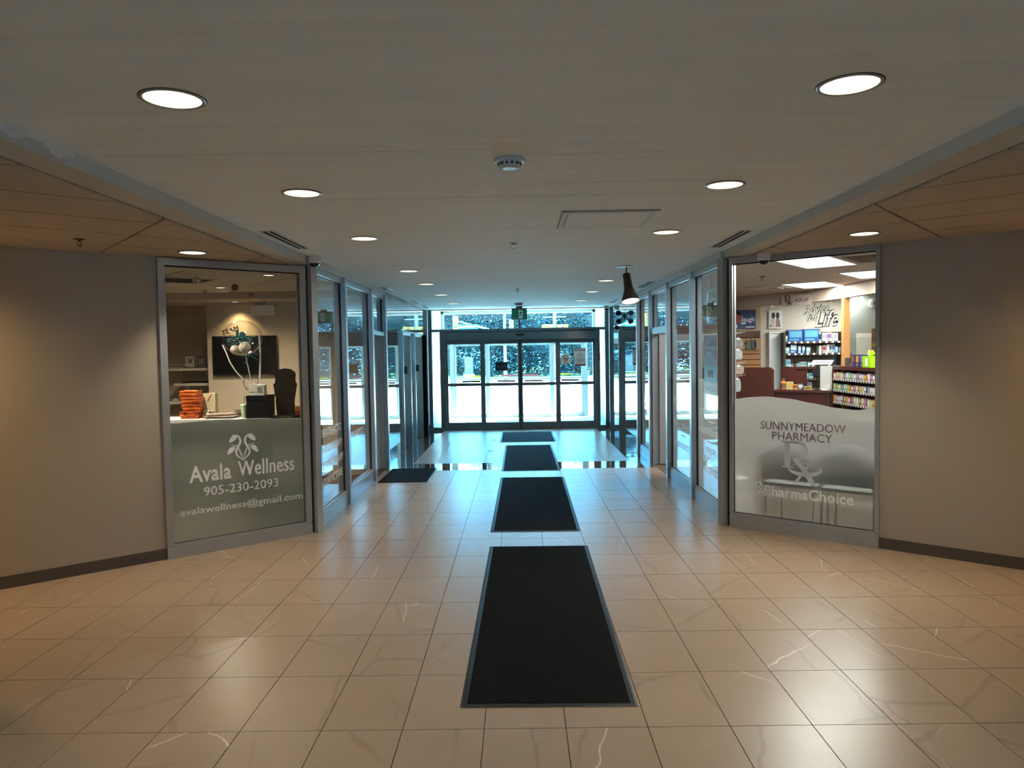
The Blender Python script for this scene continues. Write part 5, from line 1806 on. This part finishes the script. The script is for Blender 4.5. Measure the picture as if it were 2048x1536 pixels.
# counter: long run seen under the bulkhead
CT = Vector((3.30, 11.86, 0))
CRZ = math.atan2(-(11.86 - 11.02), 4.70 - 3.30)
CLEN = math.hypot(4.70 - 3.30, 11.86 - 11.02)
ct = thing('dispensary_counter', 'dark mahogany dispensary counter with tall rounded end panel', 'counter', CT, CRZ)
ZLOW, ZHI = 1.15, 1.50
xs = CLEN * .47
m = MB()
rp = [(-.35, 0), (xs, 0), (xs, ZHI - .06)] + [(xs - .06 + .06 * math.cos(R(t_)), ZHI - .06 + .06 * math.sin(R(t_))) for t_ in range(15, 91, 15)] + [(-.35, ZHI)]
m.prism_y(rp, 0, .06); m.build('tall_panel', MAHOG, ct)
bx(xs, CLEN - .08, .02, .06, 0, ZLOW - .035).build('front_panel', MAHOG, ct)
bx(xs, CLEN - .06, -.015, .55, ZLOW - .035, ZLOW).build('worktop', MAHOG, ct)
m = MB()
rp = [(xs + .02, ZLOW), (xs + .62 * (CLEN - xs) * .75, ZLOW), (xs + .62 * (CLEN - xs) * .75, ZHI - .06)] + [(xs + .62 * (CLEN - xs) * .75 - .05 + .05 * math.cos(R(t_)), ZHI - .06 + .05 * math.sin(R(t_))) for t_ in range(15, 91, 15)] + [(xs + .02, ZHI)]
m.prism_y(rp, .50, .54); m.build('back_panel', MAHOG, ct)
bx(xs - .01, xs + .012, -.004, 0, .05, ZHI - .1).build('panel_edge', mat('mahogany_edge', (.14, .04, .03), .35), ct)
cM = Matrix.Translation(CT) @ Matrix.Rotation(CRZ, 4, 'Z')


def on_counter(u, v_, z_=ZLOW):
    p = cM @ Vector((u, v_, z_ + .0005))
    return p


items = [('candy_jar', 'clear jar with orange label on the dispensary counter', 'bottle', .06, 'orange', 'brown', .10, .17, 'bottle'),
         ('small_carton', 'cream carton on the counter beside the jar', 'box', .155, 'cream', 'yellow', .09, .12, 'box'),
         ('small_carton', 'yellow carton on the counter', 'box', .24, 'yellow', 'red', .07, .08, 'box'),
         ('small_carton', 'navy carton on the counter in the middle', 'box', .32, 'navy', 'white', .07, .09, 'box'),
         ('small_carton', 'low brown tray carton on the counter', 'box', .42, 'yellow', 'brown', .11, .05, 'box')]
for nm, lb, ca, u, bo, fa, w_, h_, kd in items:
    pack(nm, lb, ca, None, on_counter(xs + .06 + u, .12), CRZ, w_, .08, h_, bo, fa, kd)
# payment terminal and grey sign panel
e = thing('card_terminal', 'black payment terminal on a post at the counter', 'terminal', on_counter(CLEN - .24, .10), CRZ)
MB().lathe([(.05, 0), (.05, .012), (.018, .02)], 18).build('base', BLACK, e)
MB().tube([(0, 0, .01), (0, 0, .24)], .014, 8).build('post', BLACK, e)
m = MB().prism_y([(-.07, .22), (.05, .22), (.05, .36), (-.02, .36), (-.02, .33), (-.07, .31)], -.03, .02); m.build('screen_head', BLACK, e)
e = thing('acrylic_panel', 'frosted grey sign panel standing on the counter end', 'panel', on_counter(CLEN - .11, .06), CRZ)
m = MB().box(-.085, .085, 0, .008, .01, .37); m.build('sheet', mat('grey_panel', (.50, .48, .45), .5), e)
bx(-.06, .06, -.04, .05, 0, .01).build('foot', WHITE, e)
MB().tube([(.04, -.03, .02), (.04, -.03, .08)], .02, 10).build('clip', WHITE, e)
p = on_counter(CLEN - .20, .50, 0)
e = thing('counter_sign', 'long low white sign on the ledge behind the counter', 'sign', (p.x, p.y, ZHI + .0), CRZ)
m = MB().prism_y([(-.22, .03), (.10, .03), (.14, .10), (-.16, .10)], 0, .01); m.build('board', LETTER, e)
m = MB().box(-.18, -.16, 0, .05, -.0, .03).box(.06, .08, 0, .05, 0, .03); m.build('feet', WHITE, e)
m = MB()
for k in range(8):
    m.box(-.13 + k * .026, -.112 + k * .026, -.001, 0, .055, .075)
m.build('sign_print', LETTER_G, e)
bx(-.42, .24, .48, .56, ZHI - .04, ZHI - .001).build('ledge', MAHOG, ct).location = (CLEN - .20, 0, 0)
bx(-.30, -.26, .50, .54, ZLOW, ZHI - .04).build('ledge_support', MAHOG, ct).location = (CLEN - .20, 0, 0)
# clear screen
e = thing('sneeze_guard', 'clear upright plastic screen over the counter', 'screen', on_counter(CLEN - .02, .30, ZHI), CRZ)
bx(-.05, .62, 0, .006, .0, .44).build('sheet', glass('plexi', (.90, .93, .93), .05), e)
bx(-.02, .02, -.03, .03, 0, .02).build('clamp', STEEL, e)

# display gondola facing the corridor
GX, GY = 4.70, 11.0
go = thing('display_stand', 'mahogany display stand packed with small goods at the counter corner', 'stand', (GX, GY, 0), RZ)
GL = 1.75
gz = [1.33, 1.165, .985, .80]
bx(0, GL, .20, .23, 0, 1.50).build('back_panel', MAHOG, go)
m = MB().prism_z([(-.03, -.02), (0, -.02), (0, .23), (-.03, .23)], 0, 1.46); m.build('end_panel', MAHOG, go)
bx(-.03, GL, .0, .23, 1.47, 1.52).build('top_board', MAHOG, go)
bx(GL, GL + .03, -.02, .23, 0, 1.50).build('end_panel', MAHOG, go)
bx(0, GL, -.01, .2, 0, .70).build('base_panel', MAHOG, go)
for z_ in gz:
    bx(0, GL, -.02, .20, z_ - .02, z_).build('shelf_board', mat('shelf_black', (.015, .010, .009), .5), go)
    m = MB()
    for k in range(22):
        m.box(.03 + k * .078, .07 + k * .078, -.024, -.02, z_ - .02, z_ + .012)
    m.build('price_tags', mat('tag_pale', (.62, .58, .54), .6), go)
gM = Matrix.Translation((GX, GY, 0)) @ Matrix.Rotation(RZ, 4, 'Z')
seqs = [['pink', 'orange', 'pink', 'grey', 'navy', 'grey', 'teal', 'grey', 'sky', 'purple', 'navy', 'grey', 'red', 'cream', 'navy', 'red', 'red', 'pink', 'green', 'pink', 'purple'],
        ['green', 'teal', 'green', 'teal', 'green', 'teal', 'orange', 'red', 'brown', 'orange', 'grey', 'white', 'navy', 'sky', 'pink', 'cream', 'grey', 'red', 'red', 'pink', 'red'],
        ['pink', 'red', 'pink', 'brown', 'navy', 'orange', 'red', 'brown', 'grey', 'cream', 'brown', 'orange', 'purple', 'cream', 'yellow', 'red', 'navy', 'pink', 'pink', 'orange', 'pink'],
        ['brown', 'red', 'navy', 'pink', 'grey', 'brown', 'red', 'orange', 'grey', 'brown', 'navy', 'red', 'pink', 'brown', 'grey', 'red', 'brown', 'pink', 'navy', 'brown', 'red']]
fx = ['white', 'cream', 'yellow', 'white', 'pink']
for r_, (z_, sq) in enumerate(zip(gz, seqs)):
    row = ['top', 'second', 'third', 'lowest'][r_]
    for k, c_ in enumerate(sq):
        u = .045 + k * .0805
        h_ = (.085 if r_ != 2 else .10) + .02 * ((k * 7 + r_ * 3) % 4) / 4
        f_ = fx[(k + r_) % 5]
        if f_ == c_: f_ = 'white'
        p = gM @ Vector((u, -.012 + .004 * ((k * 5) % 3), z_ + .0005))
        pack('small_pack', 'small %s pack on the %s row of the display stand, %s' % (c_, row, NTH[k]), 'pack', row + ' row of the display stand', p, RZ, .07, .06, h_, c_, f_)
# goods on top of the stand
for k, u in enumerate((.50, .64, .78)):
    p = gM @ Vector((u, .05, 1.5205))
    pack('striped_carton', 'dark striped carton on top of the display stand, %s of three' % ['left', 'middle', 'right'][k], 'box', 'striped cartons on the display stand', p, RZ, .10, .10, .17, 'navy', ['brown', 'orange', 'purple'][k])
p = gM @ Vector((1.02, .06, 1.5205))
e = thing('gift_bundle', 'bright lime green wrapped gift on top of the display stand', 'gift', p, RZ)
LIME = mat('lime', (.34, .62, .01), .4)
bx(-.12, .10, -.06, .10, 0, .15).build('wrapped_box', LIME, e)
for s in (-1, 1):
    MB().tube([(0, 0, .15), (s * .05, 0, .22), (s * .08, 0, .19), (0, 0, .15)], .018, 8).build('bow_loop', LIME, e)
bx(-.03, .03, -.062, -.06, .02, .12).build('gift_tag', LETTER, e)
p = gM @ Vector((1.35, .05, 1.5205))
pack('small_carton', 'pink and white carton at the right end of the display stand top', 'box', None, p, RZ, .12, .1, .24, 'pink', 'white')
p = gM @ Vector((.22, .12, 1.5205))
e = thing('ornament_stand', 'small brown figure and dark box left on the display stand top', 'ornament', p, RZ)
bx(-.22, -.04, -.02, .08, 0, .12).build('dark_box', mat('box_green_black', (.05, .07, .06), .5), e)
MB().tube([(.06, 0, 0), (.06, 0, .12), (.07, 0, .2)], [.022, .016, .006], 8).build('figure', mat('figure_brown', (.16, .05, .03), .5), e)

# hanging bags near the left edge, on a wire rack just inside
YR = 10.2
px0 = at_y(1478, 700, YR)
hr = thing('wire_rack', 'white wire rack with peg hooks at the left edge of the pharmacy view', 'rack', (px0.x - .12, YR, 0), 0)
MB().tube([(0, 0, .01), (0, 0, 2.0)], .02, 10).build('pole', WHITE, hr)
MB().lathe([(.22, 0), (.22, .015), (.03, .03)], 20).build('base', WHITE, hr)
for k, py_ in enumerate((668, 699, 728, 753)):
    z_ = at_y(1478, py_, YR).z
    for j in range(3):
        MB().tube([(0, -.02, z_ + .01 * j), (.06 + .05 * j, -.12, z_ + .01 * j), (.07 + .05 * j, -.13, z_ + .025 + .01 * j)], .004, 5).build('peg_hook', WHITE, hr)
bags = [(1465, 1486, 677, 694, (.30, .30, .28), 'grey pouch'), (1465, 1484, 699, 719, (.52, .56, .58), 'white patterned pouch'), (1465, 1487, 731, 748, (.50, .38, .30), 'tan pouch'), (1465, 1481, 757, 783, (.45, .50, .54), 'blue and white pouch')]
for (x0, x1, y0, y1, c_, lb) in bags:
    a, b = at_y(x0, y0, YR - .14), at_y(x1, y1, YR - .14)
    w_, h_ = (b.x - a.x), (a.z - b.z)
    e = thing('hanging_pouch', '%s hanging on the wire rack' % lb, 'pouch', ((a.x + b.x) / 2, YR - .14, a.z), 0, 'pouches on the wire rack')
    m = MB()
    n_ = 10
    ring0, ring1 = [], []
    ol = [(-w_ / 2 * .8, 0), (w_ / 2 * .7, 0), (w_ / 2, -h_ * .35), (w_ / 2, -h_ * .85), (w_ / 2 * .7, -h_), (-w_ / 2 * .8, -h_), (-w_ / 2, -h_ * .8), (-w_ / 2, -h_ * .3)]
    m.prism_y(ol, -.02, .02).build('pouch', mat('pouch_' + lb.split()[0], c_, .7, var=(40, .45)), e)
    bx(-w_ * .15, w_ * .15, -.022, -.02, -.02, .01).build('header_card', LETTER, e)
for k, (px_, py_, c_) in enumerate(((1497, 690, (.10, .14, .09)), (1506, 688, (.06, .06, .11)), (1514, 691, (.30, .20, .14)))):
    p = at_y(px_, py_ - 9, YS - .06)
    e = thing('hanging_bag', '%s bag hanging on the oak slatwall' % ['dark green', 'dark navy', 'tan'][k], 'bag', (p.x, YS - .06, p.z), 0, 'bags on the slatwall')
    m = MB().prism_y([(-.035, 0), (.035, 0), (.05, -.06), (.045, -.17), (-.045, -.17), (-.05, -.06)], -.025, .025); m.build('bag', mat('bag_%d' % k, c_, .8), e)
    MB().tube([(0, 0, 0), (0, 0, .03), (0, .055, .035)], .004, 5).build('hook', STEEL, e)

# red and dark goods seen through the open door
for k, (x_, y_, z_, c_) in enumerate(((2.75, 13.6, 1.75, 'red'), (2.95, 13.6, 1.72, 'red'), (2.72, 13.6, 1.45, 'navy'), (2.95, 13.6, 1.42, 'grey'), (2.8, 13.6, 1.15, 'red'))):
    e = thing('hanging_bag', 'bag seen through the open pharmacy door, %s' % ['upper left', 'upper right', 'middle left', 'middle right', 'lowest'][k], 'bag', (x_, y_ - .08, z_), 0, 'goods by the open door')
    m = MB().prism_y([(-.05, 0), (.05, 0), (.09, -.08), (.08, -.24), (-.08, -.24), (-.09, -.08)], -.04, .04); m.build('bag', pm(c_), e)
    MB().tube([(-.04, 0, 0), (0, 0, .06), (.04, 0, 0)], .006, 5).build('strap', BLACK, e)
    MB().tube([(0, 0, .055), (0, .08, .06)], .004, 5).build('hook', STEEL, e)
o = bx(2.3, 3.15, 13.6, 13.66, 0, 2.3).build('wall_back', SLATW); struct(o, 'oak display wall seen through the open pharmacy door', 'wall')


# chairs behind the frosted film
def chair(label, u):
    c = CR + Vector((CA, -SA, 0)) * u + Vector((SA, CA, 0)) * .44
    e = thing('waiting_chair', label, 'chair', (c.x, c.y, 0), -A40, 'waiting chairs behind the pharmacy film')
    w = .255
    sh = mat('chair_shell', (.10, .125, .12), .4)
    ol = [(-w, .50), (w, .50), (w * 1.0, .72)] + [(w * math.cos(R(t_)), .72 + .145 * math.sin(R(t_))) for t_ in range(10, 171, 16)] + [(-w, .72)]
    m = MB().prism_y(ol, -.30, -.275); m.build('backrest', sh, e)
    seg = [(w + .012, .50), (w + .012, .72)] + [((w + .012) * math.cos(R(t_)), .725 + .155 * math.sin(R(t_))) for t_ in range(8, 173, 12)] + [(-w - .012, .72), (-w - .012, .50)]
    m = MB().tube([(a_, -.29, b_) for a_, b_ in seg], .013, 8); m.build('back_rim', mat('chair_rim', (.72, .74, .72), .35), e)
    m = MB().prism_z([(-w, -.27), (w, -.27), (w * .95, .18), (-w * .95, .18)], .43, .46); m.build('seat', mat('chair_seat', (.42, .40, .36), .5), e)
    for sx in (-1, 1):
        for yy in (-.27, .16):
            MB().tube([(sx * (w - .02), yy, 0), (sx * (w - .02), yy, .43)], .012, 8).build('leg', STEEL, e)
        MB().tube([(sx * (w - .02), -.285, .43), (sx * (w - .02), -.288, .52)], .011, 8).build('back_post', STEEL, e)
    return e


chair('grey waiting chair behind the film, left of the large Rx emblem', .585)
chair('grey waiting chair behind the film, right of the large Rx emblem', 1.135)
chair('grey waiting chair partly hidden at the right end of the film', 1.69)

# ================================================================== outside
for nm, a_ in (('wall_left', (-8.5, -8.3, -3.4, YO - .1, -.1, 3.2)), ('wall_right', (8.3, 8.5, -3.4, YO - .1, -.1, 3.2)), ('wall_back', (-8.3, -2.0, -3.5, -3.3, -.1, 3.2)), ('wall_back', (2.0, 8.3, -3.5, -3.3, -.1, 3.2))):  # outer walls added to stop daylight leaking into the shops
    o = bx(*a_).build(nm, mat('facade', (.5, .48, .45), .8)); struct(o, 'added outer wall at the %s shutting out daylight, out of view' % nm.split('_')[1], 'wall')
o = bx(-8.3, 8.3, -3.3, YO - .1, -.25, -.12).build('floor', mat('roof_deck', (.3, .3, .3), .9)); struct(o, 'structural slab under the lobby and shops', 'floor')
GRASS = mat('lawn_grass', (.06, .16, .05), .9, var=(2, .4))
CONC = mat('sunlit_paving', (.70, .69, .66), .85, var=(.6, .06))
ASPH = mat('road_asphalt', (.42, .42, .42), .9, var=(.5, .06))
o = bx(-60, 60, YO + .1, 36, -.2, -.02).build('ground', CONC); struct(o, 'sunlit concrete forecourt outside the entrance', 'paving')
o = bx(-60, 60, -45, -3.5, -.2, -.1).build('ground', CONC); struct(o, 'added paved yard behind the building, out of view', 'paving')  # added ground, bounces daylight up through the added rear window
o = bx(-60, 60, 36, 49.5, -.22, -.06).build('road', ASPH); struct(o, 'bright road crossing in front of the building', 'road')
o = bx(-60, 60, 49.5, 80, -.2, -.01).build('lawn', GRASS); struct(o, 'green verge beyond the road under the trees', 'lawn')
o = bx(-60, 60, 49.2, 49.5, -.2, .06).build('kerb', CONC); struct(o, 'pale kerb between road and verge', 'kerb')
for x0, x1, lb in ((-60, -2.45, 'left'), (2.45, 60, 'right')):
    o = bx(x0, x1, YO - .1, YO + .08, -.1, 6.0).build('wall_front', mat('facade', (.5, .48, .45), .8)); struct(o, 'outer facade of the building %s of the entrance' % lb, 'wall')
o = bx(-2.45, 2.45, YO - .1, YO + .1, 3.05, 6.0).build('wall_front', mat('facade', (.5, .48, .45), .8)); struct(o, 'outer facade above the entrance', 'wall')
o = bx(-8.3, 8.3, -3.3, YO - .1, 3.06, 3.2).build('roof', mat('roof_deck', (.3, .3, .3), .9)); struct(o, 'roof deck over the lobby and shops', 'roof')

LEAF = [mat('leaf_dark', (.017, .036, .044), .9, spec=.02), mat('leaf_mid', (.028, .056, .056), .9, spec=.02), mat('leaf_light', (.07, .11, .045), .8, spec=.1)]
BARK = mat('bark', (.07, .055, .05), .9)
crowns = []
for v_ in range(3):
    r2 = random.Random(20 + v_)
    m = MB()
    blobs = [(r2.uniform(-1.9, 1.9), r2.uniform(-1.4, 1.4), r2.uniform(.6, 8.2), r2.uniform(.9, 1.7)) for _ in range(34)]
    for k in range(15000):
        bx_, by_, bz_, br2 = r2.choice(blobs)
        d = Vector((r2.gauss(0, 1), r2.gauss(0, 1), r2.gauss(0, 1))).normalized() * br2 * r2.uniform(.65, 1.0)
        c_ = Vector((bx_, by_, bz_)) + d
        if c_.z < .1: c_.z = r2.uniform(.1, .6)
        n_ = (d.normalized() + Vector((r2.gauss(0, .6), r2.gauss(0, .6), r2.gauss(0, .6) + .5))).normalized()
        t_ = n_.cross(Vector((0, 0, 1)) if abs(n_.z) < .9 else Vector((1, 0, 0))).normalized()
        b_ = n_.cross(t_)
        s_ = r2.uniform(.06, .13)
        m.cur = 0 if r2.random() < .70 else (1 if r2.random() < .85 else 2)
        m.poly([c_ - t_ * s_, c_ - b_ * s_ * .55, c_ + t_ * s_, c_ + b_ * s_ * .55])
    crowns.append(m.mesh('crown', LEAF))
tk = MB().tube([(0, 0, -.05), (.05, 0, 1.4), (-.05, .05, 3.2), (.1, 0, 5.5), (.05, 0, 7.5)], [.17, .14, .12, .08, .03], 8)
tk.tube([(0, 0, 2.2), (.7, .1, 3.6), (1.1, .2, 5.0)], [.07, .05, .02], 6).tube([(0, 0, 2.8), (-.8, -.1, 4.2), (-1.2, 0, 5.6)], [.07, .05, .02], 6)
TRUNK = tk.mesh('trunk', BARK)
ti = 0
NUMT = ['first', 'second', 'third', 'fourth', 'fifth', 'sixth', 'seventh', 'eighth', 'ninth', 'tenth', 'eleventh', 'twelfth', 'thirteenth', 'fourteenth']
for row, (Y, xs_) in enumerate(((54, [-18.2, -14.2, -10.2, -6.3, -2.4, 1.5, 5.4, 9.3, 13.3, 17.3]), (61.5, [-16, -12.4, -8.8, -5.4, -2.2, .9, 4.0, 7.2, 10.6, 14.2]))):
    for k, x_ in enumerate(xs_):
        e = thing('tree', 'dense dark tree beyond the road, %s from the left in the %s row' % (NUMT[k], 'front' if row == 0 else 'back'), 'tree', (x_ + rnd.uniform(-.5, .5), Y + rnd.uniform(-.6, .6), -.01), rnd.uniform(0, 6.28), 'trees beyond the road')
        for nm, me in (('crown', crowns[ti % 3]), ('trunk', TRUNK)):
            o = bpy.data.objects.new(nm, me); COL.objects.link(o); o.parent = e
        e.scale = (.95 + .25 * row, .9 + .1 * row, rnd.uniform(.66, .78) + .06 * row)
        ti += 1

# utility cabinet
a, b = at_y(930, 716, 51), at_y(946, 748, 51)
e = thing('utility_cabinet', 'pale utility cabinet on the verge across the road', 'cabinet', ((a.x + b.x) / 2, 51, -.01), 0)
CAB = mat('cabinet_pale', (.07, .085, .085), .5)
hh = a.z
bx(-.36, .36, -.3, .3, 0, .3).build('plinth', CONC, e)
bx(-.29, .29, -.25, .25, .3, hh).build('body', CAB, e)
bx(-.31, .31, -.27, .27, hh, hh + .04).build('roof_cap', CAB, e)
for s in (-1, 1):
    bx(s * .14 - .13, s * .14 + .13, -.262, -.25, .36, hh - .05).build('door', CAB, e)
bx(-.02, .02, -.28, -.262, .75, .9).build('handle', STEEL, e)

# traffic signals
YELM = mat('signal_yellow', (.36, .14, .002), .5)
POLE = mat('galvanised_pole', (.16, .18, .19), .5, metal=.3)
YT = 47.0


def signal(parent, x, z, sc=1.0, face=-1):
    """three-lamp head as one part with its lamps as sub-parts"""
    m = MB().box(x - .17 * sc, x + .17 * sc, -.12, .12, z - .42 * sc, z + .42 * sc)
    hd_ = m.build('signal_head', YELM, parent)
    for k in range(3):
        zz = z + (.27 - .27 * k) * sc
        MB().lathe([(.10 * sc, face * .12), (.10 * sc, face * .15), (.02, face * .13)], 18, (x, 0, zz), 'y').build('lamp', mat('signal_lamp_%d' % k, ((.10, .02, .02), (.12, .09, .02), (.02, .12, .06))[k], .3), hd_)
        MB().tube([(x - .11 * sc, face * .12, zz + .02), (x - .09 * sc, face * .2, zz + .09 * sc), (x + .09 * sc, face * .2, zz + .09 * sc), (x + .11 * sc, face * .12, zz + .02)], .012, 5).build('visor', BLACK, hd_)
    return hd_


ph = at_y(911, 643.5, YT); pe = at_y(990, 660, YT)
e = thing('traffic_signal', 'yellow traffic signal and green street sign on a slanting mast arm', 'traffic signal', (at_y(1010, 700, YT).x, YT, -.06), 0)
bx0 = e.location.x
MB().tube([(0, 0, 0), (0, 0, 2.0), (0, 0, 5.6)], [.12, .10, .08], 10).build('pole', POLE, e)
MB().tube([(0, .0, pe.z - .25), (pe.x - bx0, .05, pe.z), (ph.x - bx0, .05, ph.z + .12)], [.07, .06, .04], 8).build('mast_arm', POLE, e)
signal(e, ph.x - bx0, ph.z)
a, b = at_y(917.5, 647, YT), at_y(957, 656.5, YT)
sx_ = (a.x + b.x) / 2 - bx0; sz_ = (a.z + b.z) / 2
sgn = bx(sx_ - .63, sx_ + .63, -.14, -.12, sz_ - .15, sz_ + .15).build('street_sign', mat('street_green', (.0, .09, .07), .5), e)
text('Sunny Meadow', LETTER, sgn, sx_ - .12, sz_, y=-.1415, w=.92, h=.19, bold=.03)
text('Blvd', LETTER, sgn, sx_ + .48, sz_ + .04, y=-.1415, w=.18, h=.11, bold=.03)
p = at_y(1018, 645, YT)
signal(e, p.x - bx0 + .15, p.z - .1, .8)

p = at_y(1110, 700, YT + .5)
e = thing('traffic_signal', 'twin yellow traffic signals on a tall pole right of the exit sign', 'traffic signal', (p.x, YT + .5, -.06), 0)
MB().tube([(0, 0, 0), (0, 0, 2.5), (0, 0, 6.5)], [.13, .12, .10], 10).build('pole', POLE, e)
for px_ in (1095, 1125):
    q = at_y(px_, 657, YT + .5)
    x_ = q.x - p.x
    hd_ = MB().box(x_ - .36, x_ + .36, -.14, .14, q.z - .75, q.z + .32).build('signal_head', YELM, e)
    MB().box(x_ - .30, x_ + .30, -.30, -.14, q.z + .05, q.z + .12).build('visor', YELM, hd_)
    for k in range(3):
        MB().lathe([(.11, -.14), (.11, -.17), (.02, -.15)], 16, (x_, 0, q.z + .15 - .3 * k), 'y').build('lamp', mat('signal_lamp_%d' % k, (.1, .05, .02), .3), hd_)
MB().box(-.75, .75, -.05, .05, 4.0, 4.06).build('bracket', POLE, e)
